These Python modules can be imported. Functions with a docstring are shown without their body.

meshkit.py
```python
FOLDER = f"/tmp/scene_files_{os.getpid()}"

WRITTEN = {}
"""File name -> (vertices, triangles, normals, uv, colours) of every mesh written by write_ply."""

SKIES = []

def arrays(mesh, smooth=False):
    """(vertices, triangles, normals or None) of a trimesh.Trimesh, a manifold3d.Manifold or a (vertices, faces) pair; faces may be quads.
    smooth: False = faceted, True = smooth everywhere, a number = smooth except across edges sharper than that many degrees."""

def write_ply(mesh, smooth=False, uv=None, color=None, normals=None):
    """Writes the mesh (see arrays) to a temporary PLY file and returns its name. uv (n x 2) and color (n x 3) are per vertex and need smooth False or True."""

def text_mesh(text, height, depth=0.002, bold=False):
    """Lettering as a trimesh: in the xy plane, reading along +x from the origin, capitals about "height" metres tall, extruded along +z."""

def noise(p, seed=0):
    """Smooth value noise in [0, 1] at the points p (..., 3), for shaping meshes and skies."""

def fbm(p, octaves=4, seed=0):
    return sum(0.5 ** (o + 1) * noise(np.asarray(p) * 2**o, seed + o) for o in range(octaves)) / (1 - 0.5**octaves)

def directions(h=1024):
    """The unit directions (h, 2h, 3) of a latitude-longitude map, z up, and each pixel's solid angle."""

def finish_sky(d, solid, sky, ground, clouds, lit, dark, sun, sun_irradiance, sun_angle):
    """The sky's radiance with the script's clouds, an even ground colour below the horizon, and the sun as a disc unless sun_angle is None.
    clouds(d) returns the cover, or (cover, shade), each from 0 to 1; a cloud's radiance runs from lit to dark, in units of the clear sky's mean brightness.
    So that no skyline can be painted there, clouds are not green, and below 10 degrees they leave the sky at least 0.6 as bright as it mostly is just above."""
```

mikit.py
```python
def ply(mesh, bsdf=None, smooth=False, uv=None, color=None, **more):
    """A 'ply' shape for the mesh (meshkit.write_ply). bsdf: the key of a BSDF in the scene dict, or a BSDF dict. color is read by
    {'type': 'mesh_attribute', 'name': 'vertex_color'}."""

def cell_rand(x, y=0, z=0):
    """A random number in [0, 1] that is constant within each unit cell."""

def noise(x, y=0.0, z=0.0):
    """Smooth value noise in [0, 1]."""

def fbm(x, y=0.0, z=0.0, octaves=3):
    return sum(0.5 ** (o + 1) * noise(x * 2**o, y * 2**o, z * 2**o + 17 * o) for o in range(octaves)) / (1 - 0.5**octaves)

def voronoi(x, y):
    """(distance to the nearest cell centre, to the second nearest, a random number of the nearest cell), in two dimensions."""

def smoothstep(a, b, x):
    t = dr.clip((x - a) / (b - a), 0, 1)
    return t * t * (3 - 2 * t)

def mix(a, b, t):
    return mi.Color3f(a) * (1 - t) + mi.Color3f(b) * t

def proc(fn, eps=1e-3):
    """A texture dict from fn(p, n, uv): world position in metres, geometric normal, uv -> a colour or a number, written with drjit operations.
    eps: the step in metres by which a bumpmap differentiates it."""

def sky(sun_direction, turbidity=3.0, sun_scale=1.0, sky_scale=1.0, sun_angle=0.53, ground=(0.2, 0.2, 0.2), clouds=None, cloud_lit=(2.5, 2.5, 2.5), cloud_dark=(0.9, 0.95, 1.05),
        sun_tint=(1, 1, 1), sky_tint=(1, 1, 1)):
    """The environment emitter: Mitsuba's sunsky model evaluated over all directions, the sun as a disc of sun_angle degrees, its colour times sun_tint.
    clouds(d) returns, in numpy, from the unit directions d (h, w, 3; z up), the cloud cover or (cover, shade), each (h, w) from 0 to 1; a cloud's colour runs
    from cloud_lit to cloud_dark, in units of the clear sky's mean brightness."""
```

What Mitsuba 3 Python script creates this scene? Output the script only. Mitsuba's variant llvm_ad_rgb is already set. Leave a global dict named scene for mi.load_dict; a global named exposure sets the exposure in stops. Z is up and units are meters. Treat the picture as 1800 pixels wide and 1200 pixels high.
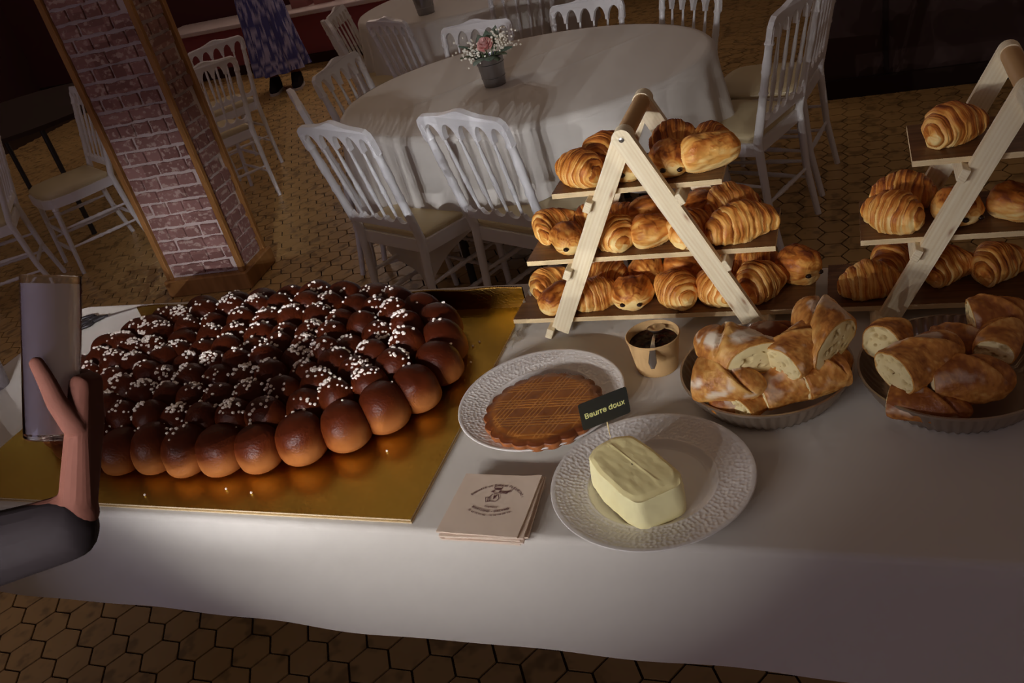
import math, random
import numpy as np
import trimesh, shapely, shapely.geometry as sg, shapely.affinity as sa
import manifold3d as m3
from scipy.spatial import cKDTree
import drjit as dr
import mitsuba as mi
import mikit, meshkit

T = mi.ScalarTransform4f
PI = math.pi
rng = np.random.default_rng(7)
random.seed(7)

# ------------------------------------------------------------------ camera, light, exposure
PITCH, ROLL, YAW, EYE = 0.52754, 0.25867, math.radians(25), np.array([0.0, 0.0, 1.68])
_F = np.array([0, math.cos(PITCH), -math.sin(PITCH)])
_R0 = np.array([1.0, 0, 0])
_D0 = np.cross(_F, _R0)
_D = math.cos(ROLL) * _D0 - math.sin(ROLL) * _R0
_Y = np.array([[math.cos(YAW), -math.sin(YAW), 0], [math.sin(YAW), math.cos(YAW), 0], [0, 0, 1]])
_F, _D = _Y @ _F, _Y @ _D
exposure = 0.0
scene = {}
labels = {}
scene['camera'] = {'type': 'perspective', 'fov': 2 * math.degrees(math.atan(900 / 1560)), 'fov_axis': 'x', 'near_clip': 0.05, 'far_clip': 60.0,
                   'to_world': T().look_at(origin=EYE.tolist(), target=(EYE + _F).tolist(), up=(-_D).tolist())}
scene['room_light'] = {'type': 'constant', 'radiance': {'type': 'rgb', 'value': [0.092, 0.064, 0.052]}}


def spot(key, pos, target, power, cutoff, beam):
    scene[key] = {'type': 'spot', 'to_world': T().look_at(origin=list(pos), target=list(target), up=[0, 0, 1]),
                  'intensity': {'type': 'rgb', 'value': list(power)}, 'cutoff_angle': cutoff, 'beam_width': beam}


# a rail of display spots low behind the guests: five on the buffet, the others on the hall behind
for i in range(5):
    spot(f'display_spot_{i:03d}', (-2.05 + 0.30 * i, -0.95 - 0.08 * i, 1.46), (-0.66, 1.35, 1.05), (4.9, 4.8, 4.65), 18.0, 3.5)
for i in range(3):
    spot(f'display_spot_{i + 5:03d}', (-0.95 + 0.2 * i, -1.22, 1.62), (-1.25, 2.80, 0.62), (9.0, 9.1, 9.4), 10.5, 4.0)
for i in range(2):
    spot(f'display_spot_{i + 9:03d}', (-0.25 + 0.2 * i, -1.22, 2.00), (-2.95, 3.10, 0.30), (20.0, 19.5, 20.0), 7.0, 1.0)


spot('display_spot_008', (-1.20, -1.20, 1.70), (-1.40, 1.00, 0.72), (0.9, 0.9, 1.0), 9.5, 1.5)


def lamp(key, center, ux, uy, rgb):
    """a rectangular window, bright on the side of ux x uy"""
    c, ux, uy = (np.asarray(a, float) for a in (center, ux, uy))
    n = np.cross(ux, uy)
    n /= np.linalg.norm(n)
    m = np.eye(4)
    m[:3, 0], m[:3, 1], m[:3, 2], m[:3, 3] = ux, uy, n, c
    scene[key] = {'type': 'rectangle', 'to_world': T(m.tolist()), 'emitter': {'type': 'area', 'radiance': {'type': 'rgb', 'value': list(rgb)}},
                  'bsdf': {'type': 'diffuse', 'reflectance': {'type': 'rgb', 'value': [0.3, 0.3, 0.3]}}}
    labels[key] = {'kind': 'structure'}


# daylight: a window high on the far wall, a window behind the photographer
lamp('window_1', (-3.9, 8.30, 2.1), (1.3, 0, 0), (0, 0, 0.55), (3.2, 2.5, 2.1))
lamp('window_2', (-2.6, -3.2, 1.9), (1.1, 0, 0), (0, 0, -0.8), (0.95, 0.92, 1.45))


# a ceiling panel lamp over the near round table
lamp('ceiling', (-2.45, 3.20, 2.9), (0.6, 0, 0), (0, -0.28, 0), (1.1, 0.80, 0.46))


# ------------------------------------------------------------------ colours and materials
def lin(*c):
    c = np.asarray(c, float) / 255
    return np.where(c < 0.04045, c / 12.92, ((c + 0.055) / 1.055) ** 2.4)


def rgb(*c):
    return {'type': 'rgb', 'value': [float(x) for x in lin(*c)]}


VC = {'type': 'mesh_attribute', 'name': 'vertex_color'}


def bsdf(key, color, rough, spec=0.5, metallic=0.0, bump=None, scale=1.0, **more):
    b = {'type': 'principled', 'base_color': color, 'roughness': rough, 'specular': spec, 'metallic': metallic, **more}
    if bump is not None:
        b = {'type': 'bumpmap', 'arbitrary': mikit.proc(bump, eps=4e-4), 'scale': scale, 'bsdf': b}
    scene[key] = {'type': 'twosided', 'bsdf': b}


bsdf('m_matte', VC, 0.85, 0.2)
bsdf('m_satin', VC, 0.42, 0.45)
bsdf('m_gloss', VC, 0.24, 0.5)


def crustbump(p, n, uv):
    return mikit.fbm(p.x * 420, p.y * 420, p.z * 420) * 0.0010 + mikit.noise(p.x * 130, p.y * 130, p.z * 130) * 0.0010


bsdf('m_crust', VC, 0.48, 0.45, bump=crustbump)
bsdf('m_glaze', VC, 0.42, 0.16, bump=lambda p, n, uv: mikit.fbm(p.x * 300, p.y * 300, p.z * 300) * 0.0009)
bsdf('m_jam', VC, 0.30, 0.15)
bsdf('m_tin', VC, 0.38, 0.5, 0.8)
bsdf('m_metal', VC, 0.25, 0.5, 0.95)
bsdf('m_white', rgb(216, 214, 215), 0.35, 0.45)


def weave(p, n, uv):
    return dr.sin(p.x * 3600) * dr.sin((p.y + p.z) * 3600) * 0.00006 + mikit.noise(p.x * 90, p.y * 90, p.z * 90) * 0.0006


bsdf('m_cloth', rgb(204, 198, 190), 0.8, 0.15, bump=weave, sheen=0.2)


bsdf('m_plate', rgb(215, 210, 206), 0.25, 0.5)


def foil(p, n, uv):
    return mikit.fbm(p.x * 260, p.y * 260, p.z * 260) * 0.00055 + mikit.noise(p.x * 22, p.y * 22) * 0.0012


scene['m_gold'] = {'type': 'blendbsdf', 'weight': 0.22,
                   'a': {'type': 'twosided', 'bsdf': {'type': 'bumpmap', 'arbitrary': mikit.proc(foil, eps=4e-4), 'scale': 1.0,
                                                      'bsdf': {'type': 'roughconductor', 'material': 'none', 'alpha': 0.14, 'specular_reflectance': rgb(206, 170, 84)}}},
                   'b': {'type': 'twosided', 'bsdf': {'type': 'bumpmap', 'arbitrary': mikit.proc(foil, eps=4e-4), 'scale': 2.0,
                                                      'bsdf': {'type': 'roughconductor', 'material': 'none', 'alpha': 0.36, 'specular_reflectance': rgb(206, 170, 84)}}}}


scene['m_goldlip'] = {'type': 'twosided', 'bsdf': {'type': 'bumpmap', 'arbitrary': mikit.proc(foil, eps=4e-4), 'scale': 1.0, 'bsdf': {'type': 'roughconductor', 'material': 'none', 'alpha': 0.16, 'specular_reflectance': rgb(150, 116, 58)}}}


def pine(p, n, uv):
    g = mikit.fbm(uv.x * 5, uv.y * 260 + mikit.noise(uv.x * 7, uv.y * 30) * 3, 1.0)
    k = dr.sin((uv.y + mikit.noise(uv.x * 4, uv.y * 20) * 0.01) * 950) * 0.5 + 0.5
    a, b, c = mikit.voronoi(uv.x * 9 + 0.3, uv.y * 30)
    knot = dr.exp(-a * a * 160) * dr.select(c > 0.72, 1.0, 0.0)
    base = mikit.mix(lin(238, 226, 196).tolist(), lin(212, 188, 144).tolist(), dr.clip(g * 0.6 + k * 0.25 - 0.15, 0, 1))
    return mikit.mix(base, lin(150, 98, 52).tolist(), knot * 0.8)


bsdf('m_pine', mikit.proc(pine), 0.5, 0.35)


def shelfwood(p, n, uv):
    g = mikit.fbm(p.x * 9, p.y * 170, 3.0)
    top = mikit.mix(lin(122, 84, 52).tolist(), lin(86, 56, 33).tolist(), g)
    side = mikit.mix(lin(226, 206, 166).tolist(), lin(200, 172, 126).tolist(), mikit.fbm(p.x * 60, p.y * 60, p.z * 900))
    return dr.select(n.z > 0.5, top, side)


bsdf('m_shelf', mikit.proc(shelfwood), 0.45, 0.4)


def oak(p, n, uv):
    g = mikit.fbm(p.x * 30 + p.y * 30, 2.0, p.z * 5)
    return mikit.mix(lin(176, 128, 76).tolist(), lin(128, 86, 44).tolist(), g)


bsdf('m_oak', mikit.proc(oak), 0.4, 0.4)


def brickcol(p, n, uv):
    h = mikit.cell_rand((p.x + p.y * 0.7) * 7, p.z * 14.7)
    g = mikit.fbm(p.x * 55, p.y * 55, p.z * 55)
    a = mikit.mix(lin(124, 88, 82).tolist(), lin(150, 112, 106).tolist(), h)
    return mikit.mix(a, lin(188, 166, 156).tolist(), mikit.smoothstep(0.52, 0.72, g) * 0.75)


bsdf('m_brick', mikit.proc(brickcol), 0.85, 0.2)
bsdf('m_mortar', rgb(196, 180, 174), 0.9, 0.1)


def tilecol(p, n, uv):
    a = mikit.fbm(p.x * 2.1, p.y * 2.1)
    c = mikit.mix(lin(196, 160, 104).tolist(), lin(174, 142, 92).tolist(), a)
    return mikit.mix(c, lin(82, 62, 40).tolist(), mikit.smoothstep(0.5, 0.8, mikit.fbm(p.x * 23, p.y * 23)) * 0.5)


bsdf('m_tile', mikit.proc(tilecol), 0.30, 0.5)
bsdf('m_grout', rgb(58, 42, 28), 0.8, 0.2)
scene['m_film'] = {'type': 'thindielectric', 'int_ior': 1.45}
scene['m_glass'] = {'type': 'dielectric', 'int_ior': 1.5}


# ------------------------------------------------------------------ mesh helpers
def join(*ms):
    v, f, c, n = [], [], [], 0
    for m in ms:
        v.append(m[0]); f.append(m[1] + n); n += len(m[0])
        if len(m) > 2:
            c.append(m[2])
    return (np.vstack(v), np.vstack(f)) + ((np.vstack(c),) if c else ())


def quads(f):
    f = np.asarray(f)
    return np.vstack([f[:, [0, 1, 2]], f[:, [0, 2, 3]]])


def grid_faces(n, m, wrap=True):
    """faces of n rings of m points"""
    i, j = np.meshgrid(np.arange(n - 1), np.arange(m if wrap else m - 1), indexing='ij')
    a = (i * m + j).ravel(); b = (i * m + (j + 1) % m).ravel()
    return quads(np.stack([a, b, b + m, a + m], 1))


def frames(path):
    path = np.asarray(path, float)
    t = np.gradient(path, axis=0)
    t /= np.linalg.norm(t, axis=1, keepdims=True)
    up = np.array([0, 0, 1.0]) if abs(t[len(t) // 2][2]) < 0.8 else np.array([0, 1.0, 0])
    a = np.cross(t, up); a /= np.linalg.norm(a, axis=1, keepdims=True)
    return t, a, np.cross(a, t)


def tube(path, r, seg=10, ell=1.0, cap=True):
    path = np.asarray(path, float)
    r = np.broadcast_to(np.asarray(r, float), len(path))
    t, a, b = frames(path)
    th = np.arange(seg) / seg * 2 * PI
    v = path[:, None] + r[:, None, None] * (np.cos(th)[None, :, None] * a[:, None] + ell * np.sin(th)[None, :, None] * b[:, None])
    v = v.reshape(-1, 3)
    f = grid_faces(len(path), seg)
    if cap:
        n = len(v)
        v = np.vstack([v, path[:1], path[-1:]])
        k = np.arange(seg); k2 = (k + 1) % seg
        f = np.vstack([f, np.stack([k2, k, np.full(seg, n)], 1), np.stack([k, k2, np.full(seg, n + 1)], 1) + np.array([1, 1, 0]) * (len(path) - 1) * seg])
    return v, f


def lathe(profile, seg=48):
    """profile (r, z) from the bottom axis outwards and up; radius 0 closes"""
    p = np.asarray(profile, float)
    th = np.arange(seg) / seg * 2 * PI
    v = np.stack([p[:, :1] * np.cos(th), p[:, :1] * np.sin(th), np.repeat(p[:, 1:], seg, 1)], -1).reshape(-1, 3)
    return v, grid_faces(len(p), seg)


def box(lo, hi, bevel=0.0):
    lo, hi = np.asarray(lo, float), np.asarray(hi, float)
    if bevel <= 0:
        m = trimesh.creation.box(bounds=[lo, hi])
    else:
        pts = np.array([[[x, y, z] for x in (0, 1)] for y in (0, 1) for z in (0, 1)]).reshape(-1, 3)
        out = []
        for p in pts:
            c = np.where(p > 0, hi, lo); s = np.where(p > 0, -1, 1) * bevel
            for k in range(3):
                d = s.copy(); d[k] = 0
                out.append(c + d)
        m = trimesh.convex.convex_hull(np.array(out))
    return np.array(m.vertices), np.array(m.faces)


def extr(poly, h):
    ms = [trimesh.creation.extrude_polygon(g, h, engine='earcut') for g in getattr(poly, 'geoms', [poly])]
    m = trimesh.util.concatenate(ms)
    return np.array(m.vertices), np.array(m.faces)


def xf(m, M):
    M = np.asarray(M)
    return (m[0] @ M[:3, :3].T + M[:3, 3], m[1]) + tuple(m[2:])


def mat(loc=(0, 0, 0), rz=0, rx=0, ry=0, s=1.0):
    def R(a, i, j):
        m = np.eye(3); m[i, i] = m[j, j] = math.cos(a); m[i, j] = -math.sin(a); m[j, i] = math.sin(a); return m
    M = np.eye(4)
    M[:3, :3] = R(math.radians(rz), 0, 1) @ R(math.radians(ry), 2, 0) @ R(math.radians(rx), 1, 2) * s
    M[:3, 3] = loc
    return M


def axes_mat(loc, x, up=(0, 0, 1)):
    """local x along x, local z as near to up as it gets"""
    x = np.asarray(x, float); x /= np.linalg.norm(x)
    y = np.cross(up, x); y /= np.linalg.norm(y)
    M = np.eye(4); M[:3, 0], M[:3, 1], M[:3, 2], M[:3, 3] = x, y, np.cross(x, y), loc
    return M


def col(m, c):
    return (m[0], m[1], np.tile(np.asarray(c, float), (len(m[0]), 1)))


def fb(p, f, o=3, s=0):
    return meshkit.fbm(np.asarray(p) * f + 50, o, s)


def lerp(a, b, t):
    return np.asarray(a) * (1 - np.asarray(t)[..., None]) + np.asarray(b) * np.asarray(t)[..., None]


def sstep(a, b, x):
    t = np.clip((x - a) / (b - a), 0, 1)
    return t * t * (3 - 2 * t)


taken = {}


def number(key):
    taken[key] = taken.get(key, -1) + 1
    return key if taken[key] == 0 else f'{key}_{taken[key]:03d}'


def shape(m, material, smooth=True, uv=None):
    if len(m) > 2 and smooth is not True and smooth is not False:      # split along sharp edges, colours carried over
        q = trimesh.graph.smooth_shade(trimesh.Trimesh(m[0], m[1], process=False), angle=math.radians(smooth), facet_minarea=None)
        qv = np.array(q.vertices)
        m, smooth = (qv, np.array(q.faces), m[2][cKDTree(m[0]).query(qv)[1]]), True
    return mikit.ply((m[0], m[1]), material, smooth, uv=uv, color=m[2] if len(m) > 2 else None)


def put(key, m, material, smooth=True, M=None, uv=None, parent=None):
    """adds one entry, returns its key; m a mesh or a finished ply dict"""
    key = number((parent + '__' if parent else '') + key)
    d = dict(m) if isinstance(m, dict) else shape(m, material, smooth, uv)
    if M is not None:
        d['to_world'] = T(np.asarray(M).tolist())
    scene[key] = d
    return key


def tell(key, label, cat, group=None):
    labels[key] = {'label': label, 'category': cat}
    if group:
        labels[key]['group'] = group
    return key


def thing(name, label, cat, group=None):
    return tell(number(name), label, cat, group)


def part_label(key, label):
    labels[key] = {'label': label}


def structure(key, m, material, smooth=False, **k):
    key = put(key, m, material, smooth, **k)
    labels[key] = {'kind': 'structure'}
    return key


# ------------------------------------------------------------------ the room
FLOOR = structure('floor', box((-9, -3.4, -0.1), (4, 8.4, -0.004)), 'm_grout')
s_hex = 0.0585
hexm = extr(sg.Polygon([((s_hex - 0.0035) * math.cos(a * PI / 3), (s_hex - 0.0035) * math.sin(a * PI / 3)) for a in range(6)]), 0.006)
hexm = (hexm[0] + [0, 0, -0.0055], hexm[1])
hex_ply = shape(hexm, 'm_tile', False)
spots = []
for i in range(-84, 24):
    for j in range(-14, 82):
        x, y = i * s_hex * 1.5, (j + 0.5 * (i % 2)) * s_hex * 3 ** 0.5
        q = np.array([x, y, 0]) - EYE
        z = q @ _F
        r = np.cross(_D, _F)
        px, py = 900 + 1560 * (q @ r) / z, 600 + 1560 * (q @ _D) / z
        hidden = 0.6 < y < 1.55 or y < 0.9 or (px > 1440 and py > 440) or (px < 320 and y < 2.6)
        spots.append((hidden or not (-20 < px < 1820 and -20 < py < 1180), q @ q, x, y))
spots.sort(key=lambda t: (t[0], t[1]))
for h, d, x, y in spots[:300]:
    put('tile', hex_ply, None, M=mat((x, y, 0.0008 * (rng.random() - 0.5))), parent=FLOOR)
rest = np.array([[x, y, 0.0008 * (rng.random() - 0.5)] for h, d, x, y in spots[300:]])
k = put('tile_field', ((hexm[0][None] + rest[:, None]).reshape(-1, 3), (hexm[1][None] + (np.arange(len(rest)) * len(hexm[0]))[:, None, None]).reshape(-1, 3)), 'm_tile', False, parent=FLOOR)
labels[k] = {'label': 'hexagonal terracotta floor tiles further off', 'kind': 'stuff'}

wallm = lambda lo, hi, c: col(box(lo, hi), lin(*c))
structure('wall_back', wallm((-9, 8.3, -0.1), (0.1, 8.5, 3.0), (92, 52, 52)), 'm_matte')
structure('wall_left', wallm((-9.1, -3.4, -0.1), (-9, 8.4, 3.0), (92, 60, 58)), 'm_matte')
structure('wall_right', wallm((-0.14, 4.92, -0.1), (4, 8.5, 3.0), (58, 42, 40)), 'm_matte')
structure('baseboard_right', wallm((-0.16, 4.895, 0), (4, 4.92, 0.10), (40, 26, 22)), 'm_matte')
structure('baseboard_back', wallm((-9, 8.27, 0), (-0.14, 8.3, 0.12), (52, 30, 26)), 'm_matte')
for x in (0.16, 1.0, 1.9):
    structure('trim', wallm((x - 0.012, 4.905, 0.10), (x + 0.012, 4.92, 3.0), (34, 22, 20)), 'm_matte')

# low pink stage front at the far left with a white ledge
bar = thing('bench', 'low pink panelled bench with a white ledge along the far wall behind the standing person', 'bench')
put('front_panel', col(box((-6.6, 7.80, 0.0), (-3.9, 7.9, 0.46), 0.01), lin(150, 78, 80)), 'm_matte', False, parent=bar)
put('plinth', col(box((-6.6, 7.77, 0.0), (-3.9, 7.80, 0.09)), lin(60, 34, 28)), 'm_matte', False, parent=bar)
put('ledge', col(box((-6.65, 7.70, 0.46), (-3.85, 8.27, 0.50), 0.006), lin(205, 188, 182)), 'm_matte', False, parent=bar)
for k, (x, w, h, c) in enumerate(((-5.0, 0.16, 0.30, (176, 120, 118)), (-4.72, 0.20, 0.24, (190, 132, 126)), (-4.42, 0.15, 0.28, (170, 110, 108)))):
    pts = [(-w / 2, 0), (w / 2, 0), (w / 2 * 1.05, h * 0.55), (w * 0.2, h), (-w * 0.2, h * 0.93), (-w / 2, h * 0.6)]
    m = xf(extr(sg.Polygon(pts).buffer(0.02).buffer(-0.01), 0.14), np.array([[1, 0, 0, x], [0, 0, -1, 8.1], [0, 1, 0, 0.502], [0, 0, 0, 1]]))
    kk = put('cushion', col(m, lin(*c)), 'm_matte', 30)
    tell(kk, ('leftmost', 'middle', 'rightmost')[k] + ' of the three pink cushions on the white ledge of the bench', 'cushion', 'pink cushions')

# brick pillar
PIL = thing('pillar', 'square brick pillar with oak corner strips and an oak base', 'pillar')
PM = mat((-3.185, 3.135, 0), 6)
pw, pd, ph = 0.41, 0.23, 2.5
put('core', box((0.012, 0.012, 0), (pw - 0.012, pd - 0.012, ph)), 'm_mortar', False, M=PM, parent=PIL)
cz = 0.0645
bp = {}
for face in (0, 1):
    width = (pw if face == 0 else pd) - 0.05
    for c in range(30):
        z = 0.105 + c * cz
        lens = [0.078] * 5 if c % 2 else [0.165, 0.15, 0.165]
        x = 0.025 - (0.045 if c % 4 == 1 else 0.07 if c % 4 == 2 else 0.0 if c % 4 == 0 else 0.02)
        for L in lens * 2:
            L *= 0.9 + 0.25 * rng.random()
            a, b = max(x, 0.022), min(x + L, 0.028 + width)
            x += L + 0.013
            if b - a < 0.025:
                continue
            key = (round((b - a) / 0.012), rng.integers(3), face)
            if key not in bp:
                w = key[0] * 0.012
                poly = sg.box(0, 0, w, cz - 0.015)
                pts = np.array(poly.segmentize(0.03).exterior.coords)[:-1]
                pts += rng.normal(0, 0.0018, pts.shape)
                m = extr(sg.Polygon(pts), 0.012)
                v = m[0] @ np.array([[1, 0, 0], [0, 0, 1], [0, -1, 0]])      # stands up, front towards -y
                bp[key] = shape((v + [0, 0.0, 0], m[1]), 'm_brick', False)
            dz = rng.normal(0, 0.001)
            if face == 0:
                M = PM @ mat((a, 0.012, z + dz))
            else:
                M = PM @ mat((pw - 0.012, a, z + dz), 90)
            put('brick', bp[key], None, M=M, parent=PIL)
for x, y in ((0, 0), (pw, 0), (pw, pd), (0, pd)):
    put('corner_strip', box((x - 0.014, y - 0.014, 0.09), (x + 0.014, y + 0.014, ph), 0.004), 'm_oak', False, M=PM, parent=PIL)
put('base', box((-0.03, -0.03, 0), (pw + 0.03, pd + 0.03, 0.09), 0.006), 'm_oak', False, M=PM, parent=PIL)


# ------------------------------------------------------------------ chairs
def turned(n=26, r=0.0074, rings=(0.42, 0.46, 0.50), taper=True):
    u = np.linspace(0, 1, n * 2)
    rr = r * (0.75 + 0.45 * np.exp(-((u - 0.34) / 0.14) ** 2) + 0.35 * np.exp(-((u - 0.66) / 0.13) ** 2)) if taper else np.full(len(u), r)
    for c in rings:
        rr = rr + r * 0.42 * np.exp(-((u - c) / 0.011) ** 2)
    return u, rr


ZT, ZS = 0.925, 0.445            # chair height, seat frame top


def back_xy(z, s):
    """centre line of the back posts"""
    x = s * np.interp(z, [0, ZS, 0.9], [0.170, 0.176, 0.192])
    y = np.interp(z, [0, 0.2, ZS, 0.9], [-0.245, -0.205, -0.185, -0.285])
    return x, y


def chair_parts():
    P = []
    for s in (-1, 1):
        z = np.linspace(0, ZT - 0.055, 90)
        x, y = back_xy(z, s)
        u = (z - ZS - 0.12) / (ZT - ZS - 0.17)
        r = np.interp(z, [0, ZS, 0.55, 0.6, 0.8], [0.0125, 0.017, 0.016, 0.0145, 0.014])
        for c in (0.22, 0.47, 0.53, 0.59, 0.80):
            r = r + 0.0045 * np.exp(-((u - c) / 0.016) ** 2)
        P.append(('back_post', tube(np.stack([x, y, z], 1), r, 12), 40))
    # crest rail with five arches
    W = 0.205
    top = [(-W, 0.0), (-W * 0.97, 0.022), (-W * 0.88, 0.036), (-0.09, 0.040), (-0.055, 0.046), (-0.02, 0.056), (0, 0.058), (0.02, 0.056), (0.055, 0.046), (0.09, 0.040), (W * 0.88, 0.036), (W * 0.97, 0.022), (W, 0.0)]
    poly = sg.Polygon(top + [(W, -0.055), (-W, -0.055)])
    sx = np.array([-0.192, -0.115, -0.0385, 0.0385, 0.115, 0.192])
    for a, b in zip(sx[:-1], sx[1:]):
        c, w = (a + b) / 2, (b - a) / 2 - 0.007
        poly = poly.difference(sa.scale(sg.Point(c, -0.055).buffer(1, 24), w, 0.062))
    poly = poly.buffer(-0.002).buffer(0.004).buffer(-0.002)
    m = extr(poly.segmentize(0.012), 0.020)
    zc = ZT - 0.058
    lean = math.atan2(0.1, 0.455)
    v = np.stack([m[0][:, 0], m[0][:, 2] - 0.010 - 0.25 * (m[0][:, 0] ** 2), m[0][:, 1]], 1)
    v = v @ np.array([[1, 0, 0], [0, math.cos(lean), -math.sin(lean)], [0, math.sin(lean), math.cos(lean)]]).T
    yc = back_xy(zc, 1)[1]
    v = v * [1, 1, 1] + [0, yc + 0.008, zc]
    P.append(('crest_rail', (v, m[1][:, ::-1]), 35))
    # lower back rail with a scalloped top edge
    zr = 0.52
    pts = [(-0.176, -0.022), (0.176, -0.022), (0.176, 0.012)]
    rail = sg.box(-0.178, -0.024, 0.178, 0.016)
    rx = np.linspace(-0.17, 0.17, 6)
    for a, b in zip(rx[:-1], rx[1:]):
        rail = rail.difference(sa.scale(sg.Point((a + b) / 2, 0.018).buffer(1, 16), (b - a) / 2 - 0.008, 0.018))
    m = extr(rail.buffer(-0.001).buffer(0.001), 0.018)
    v = np.stack([m[0][:, 0], m[0][:, 2] - 0.009, m[0][:, 1]], 1) + [0, back_xy(zr, 1)[1], zr]
    P.append(('back_rail', (v, m[1][:, ::-1]), 35))
    for k in range(4):
        u, r = turned(22)
        x0, x1 = rx[k + 1], sx[k + 1]
        z = zr + 0.008 + u * (zc - 0.05 - zr)
        P.append(('spindle', tube(np.stack([x0 + (x1 - x0) * u, back_xy(z, 1)[1], z], 1), r, 9), 50))
    # seat: horseshoe frame and cushion
    seat = sg.Polygon([(-0.185, -0.185), (0.185, -0.185), (0.21, 0.06), (0.19, 0.17), (0.12, 0.205), (0, 0.212), (-0.12, 0.205), (-0.19, 0.17), (-0.21, 0.06)]).buffer(0.02).buffer(-0.02)
    m = extr(seat.difference(seat.buffer(-0.045)), 0.05)
    P.append(('seat_frame', (m[0] + [0, 0, ZS - 0.05], m[1]), 35))
    rings, zz = [], []
    for ins, z in ((0.014, 0), (0.008, 0.012), (0.012, 0.024), (0.03, 0.033), (0.07, 0.039), (0.12, 0.042)):
        p = seat.buffer(-ins)
        ring = np.array([p.exterior.interpolate(t, normalized=True).coords[0] for t in np.linspace(0, 1, 56, endpoint=False)])
        ring = ring[np.argsort(np.arctan2(ring[:, 1], ring[:, 0]))]
        rings.append(np.c_[ring, np.full(56, ZS + z)])
    rings.append(np.tile([[0, 0, ZS + 0.043]], (56, 1)))
    P.append(('seat_cushion', (np.vstack(rings), grid_faces(len(rings), 56)), True))
    for s in (-1, 1):
        u, r = turned(28, 0.0135, (0.88, 0.92, 0.97), False)
        r = r * np.interp(u, [0, 0.8, 0.9, 1], [0.85, 1.05, 0.9, 1.2])
        P.append(('front_leg', tube(np.stack([s * (0.168 + 0.012 * u), 0.165 + 0.02 * (1 - u), u * (ZS - 0.045)], 1), r, 12), 40))

    def bar_(a, b):
        u, r = turned(14, 0.0085, (0.5, 0.44, 0.56))
        a, b = np.array(a), np.array(b)
        return tube(a + (b - a) * u[:, None], r, 8)
    for s in (-1, 1):
        for z in (0.16, 0.27):
            x, y = back_xy(z, s)
            P.append(('stretcher', bar_((x, y, z), (s * 0.17, 0.18, z)), 50))
    xb, yb = back_xy(0.2, 1)
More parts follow.
